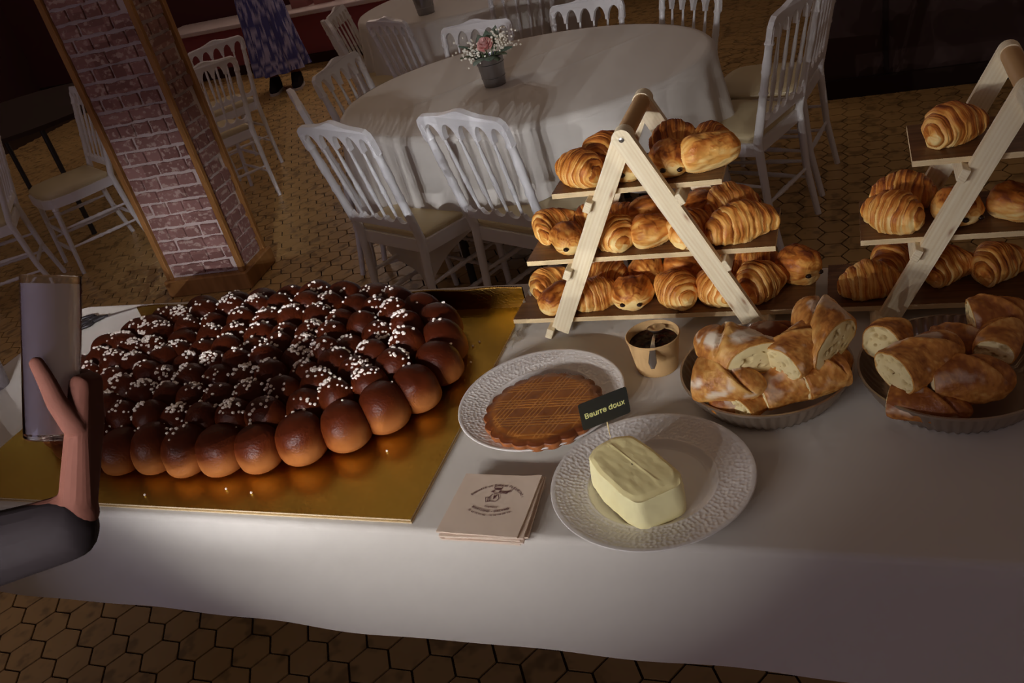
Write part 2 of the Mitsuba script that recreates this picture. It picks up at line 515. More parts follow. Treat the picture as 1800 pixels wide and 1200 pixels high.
    P.append(('stretcher', bar_((-xb, yb, 0.2), (xb, yb, 0.2)), 50))
    P.append(('stretcher', bar_((-0.17, 0.18, 0.14), (0.17, 0.18, 0.14)), 50))
    P.append(('stretcher', bar_((-0.172, 0.178, 0.25), (0.172, 0.178, 0.25)), 50))
    return P


cream = lin(200, 184, 146)
CH = [(n, shape(col(m, cream), 'm_satin', s) if n == 'seat_cushion' else shape(m, 'm_white', s)) for n, m, s in chair_parts()]


def chair(x, y, rz, label, group=None, back=True, s=1.0):
    """x, y: the middle of the top of the back when back is set, else the seat; faces +y turned by rz"""
    a = math.radians(rz)
    if back:
        x, y = x - math.sin(a) * 0.27 * s, y + math.cos(a) * 0.27 * s
    c = thing('dining_chair', label, 'chair', group or 'white spindle-back chairs')
    for n, d in CH:
        k = put(n, d, None, M=mat((x, y, 0), rz, s=s), parent=c)
        if n == 'seat_cushion':
            part_label(k, 'cream padded seat')
    return c


W_ = 'white spindle-back chair '
chair(-1.655, 2.600, -24, W_ + 'with its back to the buffet, behind the brioche, left of its twin')
chair(-1.155, 2.540, -25, W_ + 'with its back to the buffet, just left of the pastry stand')
chair(-2.080, 3.080, -53, W_ + 'seen edge-on at the left end of the near round table')
chair(-2.130, 3.540, -92, W_ + 'at the far left of the near table, behind the edge-on one')
chair(-1.690, 4.130, 176, W_ + 'beyond the near round table, right behind the flower bucket', s=0.94)
chair(-1.150, 4.180, 168, W_ + 'beyond the near table, between bucket and stand top', s=0.94)
chair(-0.660, 4.080, 140, W_ + 'at the far right of the near table, only spindles showing', s=0.94)
chair(-0.187, 3.352, 68, W_ + 'at the right end of the near table, seen side-on')
chair(-0.080, 3.860, 80, W_ + 'hidden behind the side-on chair at the right end of the table')
chair(-2.360, 4.560, -30, W_ + 'with its back turned, pulled up to the far round table', s=0.95)
chair(-2.860, 4.800, -52, W_ + 'seen edge-on at the left of the far round table', s=0.95)
chair(-3.000, 5.180, -78, W_ + 'dark before the pink bench, left of the far table', s=0.95)
chair(-1.720, 4.980, 35, W_ + 'at the right of the far table, above the flower bucket', s=0.95)
chair(-3.360, 4.200, 58, W_ + 'right behind the brick pillar, nearest to it', s=0.95)
chair(-3.700, 4.800, 58, W_ + 'second behind the brick pillar, left of the standing person', s=0.95)
chair(-4.150, 3.700, 150, W_ + 'in the dark left of the brick pillar, nearer the pillar', back=False)
chair(-4.350, 3.200, 130, W_ + 'in the dark left of the brick pillar, nearer the buffet', back=False)


# ------------------------------------------------------------------ cloths and tables
def cloth_round(cx, cy, rx, ry, ztop, side, rot, seed, zmin=0.02, creases=()):
    """a square cloth over a round table"""
    n = 220
    th = np.arange(n) / n * 2 * PI
    rings = []
    for f in np.linspace(0, 1, 40):
        p = np.stack([np.cos(th) * f, np.sin(th) * f, np.full(n, ztop)], 1)
        rings.append(p)
    top = np.array(rings)
    top[..., 0] *= rx; top[..., 1] *= ry
    for (ax, ay, bx, by) in creases:
        d = np.array([bx - ax, by - ay]); L = np.linalg.norm(d); d /= L
        q = top[..., :2] - [ax, ay]
        along, off = q @ d, q @ np.array([-d[1], d[0]])
        top[..., 2] += 0.004 * np.exp(-(off / 0.010) ** 2) * sstep(0, 0.12, along) * sstep(0, 0.12, L - along)
    top[-1, :, 2] -= 0.004
    local = th - rot
    reach = side / np.maximum(abs(np.cos(local)), abs(np.sin(local)))
    drop = np.minimum(reach - (rx + ry) / 2, ztop - zmin)
    k = np.arange(1, 26) / 25
    rip = np.sin(th * 17 + 2 * np.sin(th * 3 + seed)) * 0.6 + np.sin(th * 29 + seed * 2.1) * 0.4
    skirt = []
    for t in k:
        out = 0.012 + 0.035 * t + t ** 0.8 * 0.028 * rip
        skirt.append(np.stack([np.cos(th) * (rx + out), np.sin(th) * (ry + out), ztop - 0.008 - t * drop], 1))
    v = np.vstack([top.reshape(-1, 3), np.array(skirt).reshape(-1, 3)]) + [cx, cy, 0]
    return v, grid_faces(40 + 25, n)


def round_table(cx, cy, rx, ry, label, clabel, side, rot, seed, creases=()):
    t = thing('round_table', label, 'table')
    a = np.linspace(0, 2 * PI, 60, endpoint=False)
    m = extr(sg.Polygon(np.stack([np.cos(a) * (rx - 0.01), np.sin(a) * (ry - 0.01)], 1)), 0.025)
    put('tabletop', col((m[0] + [cx, cy, 0.722], m[1]), lin(*((110, 80, 56) if clabel else (52, 38, 32)))), 'm_matte', False, parent=t)
    for k in range(4):
        b = PI / 4 + k * PI / 2 + 0.3
        x, y = cx + 0.7 * rx * math.cos(b), cy + 0.7 * ry * math.sin(b)
        put('leg', col(tube([(x, y, 0), (x, y, 0.4), (x, y, 0.724)], 0.016, 12), lin(45, 42, 42)), 'm_satin', 40, parent=t)
    if clabel is None:
        return
    k = put('tablecloth', cloth_round(cx, cy, rx, ry, 0.755, side, rot, seed, creases=creases), 'm_cloth', True)
    tell(k, clabel, 'tablecloth')


round_table(-1.27, 3.455, 0.775, 0.655, 'round folding table on dark legs under the near white cloth', 'white cloth with crisp fold lines on the near round table behind the buffet', 0.97, 0.35, 1.0,
            creases=((-0.45, -0.30, 0.30, 0.62), (-0.25, -0.52, 0.55, 0.45)))
round_table(-2.26, 5.58, 0.74, 0.70, 'round table under the white cloth further back', 'white cloth on the far round table, catching the daylight', 1.0, 0.2, 2.3)
round_table(-4.95, 4.25, 0.72, 0.72, 'bare dark wooden round table in the dark left of the brick pillar', None, 0.98, 0.6, 4.1)

# the buffet
BX0, BX1, BY0, BY1, ZTAB = -2.10, 1.30, 0.895, 1.70, 0.75
bt = thing('buffet_table', 'long trestle table hidden under the white buffet cloth', 'table')
put('tabletop', col(box((BX0 + 0.02, BY0 + 0.02, 0.715), (BX1 - 0.02, BY1 - 0.02, 0.745)), lin(120, 90, 62)), 'm_matte', False, parent=bt)
for x in (BX0 + 0.05, BX1 - 0.15):
    for y in (BY1 - 0.25, BY1 - 0.06):
        put('leg', col(tube([(x, y, 0), (x, y, 0.4), (x, y, 0.716)], 0.016, 12), lin(60, 58, 58)), 'm_satin', 40, parent=bt)
outer = sg.box(BX0, BY0, BX1, BY1).buffer(-0.05).buffer(0.05, 12)


def ring_of(p, n=560):
    L = p.length
    return np.array([p.exterior.interpolate(t * L).coords[0] for t in np.arange(n) / n])


base = ring_of(outer)
cen = np.array([-0.4, 1.3])
nrm = np.roll(base, -1, 0) - np.roll(base, 1, 0)
nrm = np.stack([nrm[:, 1], -nrm[:, 0]], 1); nrm /= np.linalg.norm(nrm, axis=1, keepdims=True)
if (nrm * (base - cen)).sum() < 0:
    nrm = -nrm
arc = np.arange(len(base)) / len(base) * outer.length
rings = [np.c_[cen + (base - cen) * f, np.full(len(base), ZTAB)] for f in (0.0, 0.3, 0.6, 0.9)]
rings += [np.c_[base - nrm * 0.012, np.full(len(base), ZTAB)], np.c_[base - nrm * 0.004, np.full(len(base), ZTAB - 0.002)], np.c_[base, np.full(len(base), ZTAB - 0.010)]]
rp = np.sin(arc * 7 + 1.5 * np.sin(arc * 2.3)) * 0.6 + np.sin(arc * 15 + 1) * 0.4
hem = 0.243 + 0.003 * np.sin(arc * 4) + 0.002 * np.sin(arc * 23 + 1)
for t in np.linspace(0.1, 1, 16):
    rings.append(np.c_[base + nrm * (0.003 + 0.010 * t + t * t * 0.005 * rp)[:, None], ZTAB - 0.010 - t * (hem - 0.010)])
v = np.vstack(rings)
k = put('tablecloth', (v, grid_faces(len(rings), len(base))), 'm_cloth', True)
tell(k, 'white cloth over the long buffet table, its hem hanging short in front', 'tablecloth')
Z0 = ZTAB + 0.0005

# ------------------------------------------------------------------ gold board and brioche
gb = thing('cake_board', 'large rectangular gold foil cake board with laminated edge under the brioche', 'cake board')
gx0, gx1, gy0, gy1 = -1.755, -0.680, 0.912, 1.575
for k in range(3):
    put('board_layer', col(box((gx0, gy0 + 0.001 * k, Z0 + 0.002 * k), (gx1 - 0.001 * k, gy1, Z0 + 0.002 * k + 0.0018)), lin(*((206, 186, 150), (170, 140, 96), (214, 196, 164))[k])), 'm_matte', False, parent=gb)
n = 120
gxs, gys = np.linspace(gx0, gx1 - 0.002, n), np.linspace(gy0 + 0.003, gy1, 80)
X, Y = np.meshgrid(gxs, gys)
v = np.stack([X.ravel(), Y.ravel(), np.full(X.size, Z0 + 0.0062)], 1)
put('foil_top', (v, grid_faces(80, n, False)), 'm_gold', True, parent=gb)
lip = [(gy1, 0.006), (gy1 + 0.0015, 0.016), (gy1 + 0.002, 0.034), (gy1 + 0.0015, 0.054), (gy1 + 0.004, 0.057), (gy1 + 0.007, 0.054), (gy1 + 0.007, 0.03), (gy1 + 0.007, 0.002)]
lx = np.linspace(gx0, gx1, 60)
v = np.array([[[x, y, Z0 + z + (0.002 * math.sin(x * 40) if 1 < i < 6 else 0)] for x in lx] for i, (y, z) in enumerate(lip)]).reshape(-1, 3)
k = put('folded_lip', (v, grid_faces(len(lip), 60, False)), 'm_goldlip', True, parent=gb)
part_label(k, 'gold foil lip turned up along the back edge')
# crumpled film at the back right corner
r2 = np.random.default_rng(5)
u = np.linspace(0, 1, 40); w = np.linspace(0, 1, 9)
U, Wd = np.meshgrid(u, w, indexing='ij')
fx = gx1 + 0.006 + 0.016 * Wd + 0.006 * np.sin(U * 25 + Wd * 5)
fy = gy1 + 0.045 - U * 0.20 + 0.004 * np.sin(Wd * 12 + U * 30)
fz = Z0 + 0.004 + (0.055 * (1 - U) ** 1.5 + 0.008) * np.sin(Wd * PI) * (0.7 + 0.3 * np.sin(U * 41)) + 0.002 * np.sin(U * 60 + Wd * 20)
scene['m_filmskin'] = {'type': 'blendbsdf', 'weight': 0.28, 'a': {'type': 'thindielectric', 'int_ior': 1.4}, 'b': {'type': 'twosided', 'bsdf': {'type': 'roughplastic', 'alpha': 0.15, 'diffuse_reflectance': rgb(200, 190, 170)}}}
k = put('cling_film', (np.stack([fx, fy, fz], -1).reshape(-1, 3), grid_faces(40, 9, False)), 'm_filmskin', True)
tell(k, 'crumpled strip of clear film at the back right corner of the gold board', 'plastic film')

BR = thing('brioche', 'huge oval pull-apart brioche of glazed brown balls strewn with pearl sugar', 'bread')
bc, ba, bb, bn = np.array([-1.238, 1.302]), 0.502, 0.322, 2.25


def sell(t, a, b):
    c, s = np.cos(t), np.sin(t)
    return np.stack([a * np.sign(c) * abs(c) ** (2 / bn), b * np.sign(s) * abs(s) ** (2 / bn)], -1)


buns = []
for ring, ins in enumerate((0.040, 0.108, 0.172, 0.234, 0.290)):
    a, b = ba - ins, bb - ins
    tt = np.linspace(0, 2 * PI, 2000)
    p = sell(tt, a, max(b, 0.012))
    seg = np.r_[0, np.cumsum(np.linalg.norm(np.diff(p, axis=0), axis=1))]
    cnt = max(2, int(round(seg[-1] / (0.081 if ring == 0 else 0.068))))
    for k in range(cnt):
        s = (k + 0.5 * (ring % 2) + rng.normal(0, 0.05)) / cnt * seg[-1]
        q = np.array([np.interp(s % seg[-1], seg, p[:, i]) for i in (0, 1)])
        buns.append((ring, q + rng.normal(0, 0.003, 2)))
nb = 34
ico = trimesh.creation.icosphere(4)
IV, IF = np.array(ico.vertices), np.array(ico.faces)
sugar = []
sg_unit = trimesh.creation.icosphere(1)
for ring, q in buns:
    edge = ring == 0
    out = q / np.array([ba, bb]) ** 2; out /= np.linalg.norm(out)
    tang = np.array([-out[1], out[0]])
    rt = (0.0455 if edge else 0.0395) * (0.94 + 0.14 * rng.random())
    ro = (0.046 if edge else 0.0395) * (0.95 + 0.1 * rng.random())
    h = (0.084 if edge else 0.098) + rng.normal(0, 0.004)
    v = IV.copy()
    # superellipsoid: flat below, domed above, fullest at a third of its height
    zz = v[:, 2]
    low = zz < 0
    rad = np.hypot(v[:, 0], v[:, 1])
    e = np.where(low, (1 - np.minimum(abs(zz), 1) ** 3.2) ** (1 / 3.2), (1 - np.minimum(abs(zz), 1) ** 2.5) ** (1 / 2.2))
    sc = e / np.maximum(rad, 1e-6)
    vx, vy = v[:, 0] * sc, v[:, 1] * sc
    z = np.where(low, 0.36 * h * (1 + zz), 0.36 * h + 0.64 * h * zz)
    bump = 1 + 0.10 * (fb(v + q[0] * 17 + q[1] * 31, 1.3, 2) - 0.5)
    pos = np.stack([vx * rt * bump, vy * ro * bump], 1)
    if edge:
        pos[:, 1] -= 0.006 * (z / h) ** 2        # leans in
    xy = pos[:, :1] * tang + pos[:, 1:] * out
    V = np.c_[xy + q + bc, z * bump + Z0 + 0.0065]
    hz = z / h
    dark, mid, pale = lin(62, 20, 6), lin(98, 42, 13), lin(150, 94, 50)
    nz = fb(V, 28, 3)
    t = np.clip((hz - 0.34) * 1.9 + (nz - 0.5) * 0.5, 0, 1)
    c = lerp(mid, dark, t * 0.9)
    outward = np.clip((pos[:, 1] / ro) if edge else -1 + 0 * hz, -1, 1)
    pal = sstep(0.25, 0.85, outward) * sstep(0.72, 0.22, hz + 0.25 * (nz - 0.5)) if edge else 0 * hz
    c = lerp(c, pale, np.clip(pal * 0.85, 0, 1))
    put('bun', (V, IF, c), 'm_glaze', True, parent=BR)
    # pearl sugar on top, in clusters
    cnt = int(rng.choice([3, 9, 15, 23, 33, 46], p=[0.08, 0.14, 0.22, 0.26, 0.18, 0.12])) if not edge else int(rng.choice([1, 3, 5, 9, 14], p=[0.25, 0.25, 0.2, 0.2, 0.1]))
    cl = rng.normal(0, 0.30, 2) + (np.array([0, -0.35]) if edge else 0)
    for _ in range(cnt):
        d2 = cl + rng.normal(0, 0.33, 2)
        m_ = np.linalg.norm(d2)
        if m_ > 0.86:
            d2 *= 0.86 / m_
        i = np.argmin((vx - d2[0]) ** 2 + (vy - d2[1]) ** 2 + np.where(zz < 0, 9, 0))
        r = 0.0027 * (0.70 + 0.6 * rng.random())
        sv = sg_unit.vertices * (1 + 0.35 * (rng.random((len(sg_unit.vertices), 1)) - 0.5)) * r * np.array([1.25, 1, 0.85])
        a = rng.random() * PI
        sv = sv @ np.array([[math.cos(a), -math.sin(a), 0], [math.sin(a), math.cos(a), 0], [0, 0, 1]])
        sugar.append((sv + V[i] + [0, 0, r * 0.5], np.array(sg_unit.faces)))
for x, y in ((-0.752, 1.42), (-0.742, 1.435), (-0.765, 1.345), (-0.757, 1.352), (-0.761, 1.338), (-1.02, 0.958), (-1.08, 0.965), (-0.80, 1.08), (-1.25, 0.94), (-0.735, 1.36)):
    sugar.append((sg_unit.vertices * 0.0024 + [x, y, Z0 + 0.0085], np.array(sg_unit.faces)))
k = put('pearl_sugar', col(join(*sugar), lin(238, 228, 216)), 'm_matte', False, parent=BR)
labels[k] = {'label': 'white pearl sugar grains', 'kind': 'stuff'}


# ------------------------------------------------------------------ pastries
def pastry_colors(V, t, seed):
    """t from 0 pale to 1 dark brown"""
    a, b, c, d = lin(252, 222, 152), lin(236, 176, 90), lin(196, 114, 42), lin(120, 56, 20)
    t = np.clip(t, 0, 1)[:, None]
    return np.where(t < 0.33, a + (b - a) * t * 3, np.where(t < 0.66, b + (c - b) * (t - 0.33) * 3, c + (d - c) * np.minimum((t - 0.66) * 3, 1)))


def croissant(seed, L=0.125, R=0.033, bend=0.02, steps=4, dark=0.0):
    n, m = 120, 48
    u = np.linspace(-1, 1, n); th = np.arange(m) / m * 2 * PI
    U, TH = np.meshgrid(u, th, indexing='ij')
    P3 = np.stack([U * 2.2 + seed * 3.1, np.cos(TH) * 0.9, np.sin(TH) * 0.9], -1)
    wob = 0.13 * np.sin(TH + seed) + 0.8 * (meshkit.fbm(P3 + 40, 2, seed) - 0.5)
    q = np.abs(U) ** 0.85 * steps * 0.8
    s = q + wob * np.sign(U) + 0.5 + 0.2 * math.sin(seed * 5)
    fl, fr = np.floor(s), s - np.floor(s)
    env = lambda q: np.clip(1 - np.clip(np.abs(q), 0, 1) ** 1.7, 0, 1) ** 0.75
    st = np.clip((fl + sstep(0.70, 1.0, fr) - 0.5) / steps / 0.8, 0, 1)
    tip = sstep(1.0, 0.92, np.abs(U)) ** 0.5
    r = R * (0.56 * env(U) + 0.44 * env(st) + 0.17) * tip
    # thin leaves of the lamination run round the body
    lam = meshkit.fbm(np.stack([s * 7.0, np.cos(TH) * 0.7 + seed, np.sin(TH) * 0.7], -1) + 60, 3, seed) - 0.5
    r = r * (1 + 0.10 * lam)
    r = r * (1 + 0.16 * (meshkit.fbm(P3 * 1.3 + 80, 2, seed + 5) - 0.5))
    x = L / 2 * U * (1 - 0.05 * U ** 2); y0 = -bend * U ** 2 * 1.6 + bend * 0.6
    yy, zz = r * np.cos(TH), r * 0.95 * np.sin(TH)
    V = np.stack([x, yy + y0, zz + R * 0.72], -1).reshape(-1, 3)
    V += (np.stack([fb(V + seed, 45, 2, k) for k in range(3)], 1) - 0.5) * 0.007
    V[:, 2] = np.maximum(np.where(V[:, 2] < 0.0, V[:, 2] * 0.1, V[:, 2]), 0)
    up = np.sin(TH).ravel()
    nz = fb(V + seed, 42, 3, 9)
    t = 0.40 + 0.22 * up + 0.30 * (sstep(0.75, 0.05, fr).ravel() - 0.45) + 1.0 * lam.ravel() + 0.8 * (nz - 0.5) + dark - 0.25 * sstep(0.78, 1, fr).ravel() * (fl > 0).ravel()
    return V, grid_faces(n, m), pastry_colors(V, t, seed)


def pain(seed, L=0.10, wy=0.037, wz=0.029, dark=0.0):
    n, m = 90, 64
    u = np.linspace(-1, 1, n); u = np.sign(u) * np.abs(u) ** 0.6; th = np.arange(m) / m * 2 * PI
    U, TH = np.meshgrid(u, th, indexing='ij')
    e = np.clip(1 - np.abs(U) ** 3.0, 0, 1) ** 0.45
    spiral = 1 + 0.06 * np.sin(TH * 0.5 + seed)
    lam = meshkit.fbm(np.stack([TH * 5.5 + U * 1.2 + seed * 3, U * 1.1 + 0 * TH, 0 * U], -1) + 30, 3, seed) - 0.5
    ledge = 1 + 0.07 * sstep(0.45, 0.55, TH - 0.25 * U) * sstep(2.6, 2.2, TH - 0.3 * U)
    r = e * spiral * ledge * (1 + 0.11 * lam)
    r = r * (1 + 0.16 * (meshkit.fbm(np.stack([U * 1.6 + seed, np.cos(TH), np.sin(TH)], -1) + 20, 2, seed) - 0.5))
    wq = 1 - 0.10 * np.cos(U * 2.2 + seed)
    V = np.stack([L / 2 * U, wy * r * np.cos(TH) * wq, wz * r * np.sin(TH) * wq + wz * 0.86], -1).reshape(-1, 3)
    V += (np.stack([fb(V + seed, 38, 2, k) for k in range(3)], 1) - 0.5) * 0.007
    V[:, 2] = np.maximum(np.where(V[:, 2] < 0, V[:, 2] * 0.1, V[:, 2]), 0)
    nz = fb(V + seed, 40, 3, 4)
    up = np.sin(TH).ravel()
    endp = sstep(0.80, 0.99, np.abs(U)).ravel()
    rings = np.sin(np.hypot(V[:, 1], V[:, 2] - wz * 0.85) * 1300 + TH.ravel())
    crack = sstep(0.035, 0.0, np.abs(fb(V + seed, 34, 2, 7) - 0.5)) * sstep(0.3, 0.8, up)
    t = 0.42 + 0.30 * up + 0.95 * lam.ravel() * (1 - endp) + 0.8 * (nz - 0.5) + dark - 0.25 * endp + 0.09 * rings * endp + 0.25 * crack
    return V, grid_faces(n, m), pastry_colors(V, t, seed)


SH = (0.785, 0.918, 1.056)      # shelf tops


def put_croissant(label, x, y, z, ang, seed, L=0.125, R=0.033, bend=0.015, steps=4, dark=0.0, tilt=0, roll=0):
    k = put('croissant', croissant(seed, L, R, bend, steps, dark), 'm_crust', True, M=mat((x, y, z + 0.0005), ang, roll, tilt))
    tell(k, label, 'croissant', 'croissants on the stands')


chd = col(xf((IV * 1.0, IF), np.diag([0.006, 0.0055, 0.0042, 1])), lin(34, 18, 12))


def put_pain(label, x, y, z, ang, seed, L=0.10, wy=0.037, wz=0.029, dark=0.0, dots=1, tilt=0):
    M = mat((x, y, z + 0.0005), ang, 0, tilt)
    k = put('chocolate_pastry', pain(seed, L, wy, wz, dark), 'm_crust', True, M=M)
    tell(k, label, 'chocolate pastry', 'chocolate pastries on the stands')
    if dots:
        for s, dz in ((-0.42, 0.75), (0.36, 0.62)):
            put('chocolate_stick', chd, 'm_gloss', True, M=M @ mat((dots * L / 2 * 0.945, s * wy, wz * dz)), parent=k)


y_f, y_b = 1.512, 1.598
s1, s2, s3 = SH[2], SH[1], SH[0]
put_croissant('croissant at the left end of the top shelf, its tip towards the viewer', -0.482, 1.522, s1, -38, 1, 0.118, 0.034, 0.004, 5, 0.12)
put_croissant('croissant half hidden behind the left leg on the top shelf', -0.445, 1.596, s1, 75, 2, 0.10, 0.036, 0.012, 4, 0.15, tilt=-8)
put_pain('chocolate pastry seen through the top of the stand\'s A, two chocolate dots showing', -0.392, 1.525, s1, -72, 3, 0.085, 0.035, 0.028)
put_pain('chocolate pastry right of the stand\'s top, with two chocolate dots in its end', -0.314, 1.528, s1, -76, 4, 0.088, 0.038, 0.030)
put_croissant('darker croissant behind the chocolate pastry on the top shelf, right of the apex', -0.318, 1.612, s1, 12, 5, 0.10, 0.036, 0.01, 4, 0.18)
put_croissant('croissant at the back right end of the top shelf', -0.252, 1.612, s1, -18, 6, 0.085, 0.030, 0.01, 4, 0.2)
put_pain('pale rolled pastry sticking out over the right end of the top shelf', -0.243, 1.535, s1, 205, 7, 0.112, 0.036, 0.033, -0.16, dots=0)

put_croissant('arched croissant at the left end of the middle shelf', -0.578, 1.582, s2, 62, 11, 0.115, 0.030, 0.034, 4, 0.08)
put_pain('chocolate pastry second from the left on the middle shelf, one dot facing out', -0.533, 1.520, s2, -62, 12, 0.086, 0.034, 0.027)
put_croissant('croissant behind the left leg on the middle shelf', -0.502, 1.606, s2, 20, 13, 0.09, 0.030, 0.01, 4, 0.12)
put_croissant('small croissant at the back of the middle shelf inside the A', -0.440, 1.612, s2, -10, 14, 0.092, 0.026, 0.008, 4, 0.1)
put_croissant('pale croissant at the front of the middle shelf, right of the left leg', -0.440, 1.520, s2, -52, 15, 0.108, 0.035, 0.006, 5, -0.06)
put_pain('chocolate pastry at the back of the middle shelf, behind the cracked one', -0.388, 1.606, s2, 15, 16, 0.085, 0.032, 0.030, 0.05, dots=0)
put_pain('cracked golden chocolate pastry in the middle of the middle shelf', -0.366, 1.522, s2, 12, 17, 0.082, 0.036, 0.031, 0.0, dots=0)
put_croissant('croissant behind the right leg at the front of the middle shelf', -0.292, 1.520, s2, 62, 18, 0.112, 0.034, 0.014, 4, 0.0)
put_pain('round dark pastry at the back of the middle shelf behind the right leg', -0.292, 1.604, s2, 40, 19, 0.078, 0.034, 0.031, 0.1, dots=0)
put_croissant('big arched croissant at the back of the middle shelf near its right end', -0.226, 1.604, s2, 25, 20, 0.115, 0.038, 0.02, 4, 0.05)
put_croissant('large croissant lying at the front right end of the middle shelf', -0.200, 1.522, s2, 28, 21, 0.148, 0.037, 0.012, 5, 0.04)

put_croissant('arched croissant at the left end of the bottom shelf', -0.612, 1.575, s3, 58, 31, 0.115, 0.031, 0.026, 4, 0.08)
put_pain('dark pastry beside the left leg on the bottom shelf', -0.580, 1.508, s3, 62, 32, 0.085, 0.031, 0.030, 0.16, dots=0)
put_croissant('croissant at the back of the bottom shelf just right of the left leg', -0.494, 1.606, s3, -18, 33, 0.115, 0.031, 0.006, 5, 0.12)
put_croissant('flaky croissant at the front of the bottom shelf just right of the left leg', -0.500, 1.520, s3, 32, 34, 0.108, 0.033, 0.008, 5, 0.02)
put_pain('pastry at the back of the bottom shelf, left of the one behind the jam cup', -0.408, 1.602, s3, -60, 35, 0.082, 0.034, 0.032, 0.05, dots=0)
put_pain('pale chocolate pastry at the front of the bottom shelf, its two dots showing', -0.425, 1.520, s3, -80, 36, 0.082, 0.042, 0.030, -0.08)
put_pain('pastry at the back of the bottom shelf, above the jam cup', -0.330, 1.606, s3, -30, 37, 0.092, 0.034, 0.031, 0.08, dots=0)
put_croissant('croissant pointing to the front of the bottom shelf, above the jam cup', -0.336, 1.522, s3, -50, 38, 0.112, 0.035, 0.004, 5, 0.06)
put_croissant('croissant behind the right leg at the front of the bottom shelf', -0.258, 1.524, s3, -48, 39, 0.112, 0.034, 0.004, 5, 0.05)
put_croissant('small croissant behind the right leg at the back of the bottom shelf', -0.262, 1.606, s3, 10, 40, 0.085, 0.028, 0.008, 4, 0.12)
put_croissant('long croissant at the back of the bottom shelf, right of the right leg', -0.192, 1.612, s3, -5, 41, 0.118, 0.036, 0.012, 5, 0.12)
put_croissant('golden croissant at the front of the bottom shelf, right of the right leg', -0.176, 1.532, s3, 58, 42, 0.110, 0.038, 0.014, 4, -0.02)
put_pain('round chocolate pastry alone at the right end of the bottom shelf', -0.106, 1.588, s3, -42, 43, 0.082, 0.040, 0.036, 0.06)

# pastries of the right stand
put_croissant('dim croissant on the top shelf of the right stand', 0.150, 1.545, s1, 35, 51, 0.11, 0.035, 0.01, 4, 0.1)
put_croissant('croissant at the front left of the middle shelf of the right stand', 0.060, 1.520, s2, -35, 52, 0.118, 0.036, 0.006, 5, 0.0)
put_croissant('croissant at the back left of the middle shelf of the right stand', 0.080, 1.602, s2, -10, 53, 0.12, 0.036, 0.008, 5, 0.1)
put_pain('chocolate pastry behind the leg on the middle shelf of the right stand', 0.160, 1.530, s2, -60, 54, 0.09, 0.036, 0.028, 0.0)
put_pain('pastry near the frame edge on the middle shelf of the right stand', 0.248, 1.530, s2, -50, 55, 0.09, 0.036, 0.029, 0.05, dots=0)
put_croissant('pointed croissant at the front left of the bottom shelf of the right stand', 0.018, 1.520, s3, 12, 56, 0.122, 0.034, 0.008, 5, -0.02)
put_croissant('croissant at the back left of the bottom shelf of the right stand', 0.066, 1.604, s3, 60, 57, 0.11, 0.033, 0.01, 4, 0.1)
put_croissant('arched croissant behind the leg on the bottom shelf of the right stand', 0.150, 1.560, s3, 40, 58, 0.105, 0.034, 0.022, 4, 0.05)
put_croissant('croissant near the frame edge on the bottom shelf of the right stand', 0.232, 1.560, s3, 40, 59, 0.11, 0.034, 0.018, 4, 0.06)


# ------------------------------------------------------------------ A-frame stands
def plank(a, b, width, thick, ydir=1.0, round_top=False):
    """a flat bar from a to b in a plane y = const; uv in metres along and across"""
    a, b = np.asarray(a, float), np.asarray(b, float)
    L = math.hypot(b[0] - a[0], b[2] - a[2])
    p = sg.box(0, -width / 2, L, width / 2)
    if round_top:
        p = p.union(sg.Point(L, 0).buffer(width / 2, 16))
    p = p.buffer(-0.0015).buffer(0.0015, 3)
    v, f = extr(p, thick)
    d = np.array([b[0] - a[0], b[2] - a[2]]) / L
    X = a[0] + v[:, 0] * d[0] - v[:, 1] * d[1]
    Zz = a[2] + v[:, 0] * d[1] + v[:, 1] * d[0]
    uv = np.stack([v[:, 0] + a[0] * 3, v[:, 1] + v[:, 2] + a[2]], 1)
    m = trimesh.Trimesh(np.stack([X, a[1] + v[:, 2], Zz], 1), f, process=False)
    m.fix_normals()
    f = np.array(m.faces); v = np.array(m.vertices)
    return (v[f.ravel()], np.arange(f.size).reshape(-1, 3)), uv[f.ravel()]


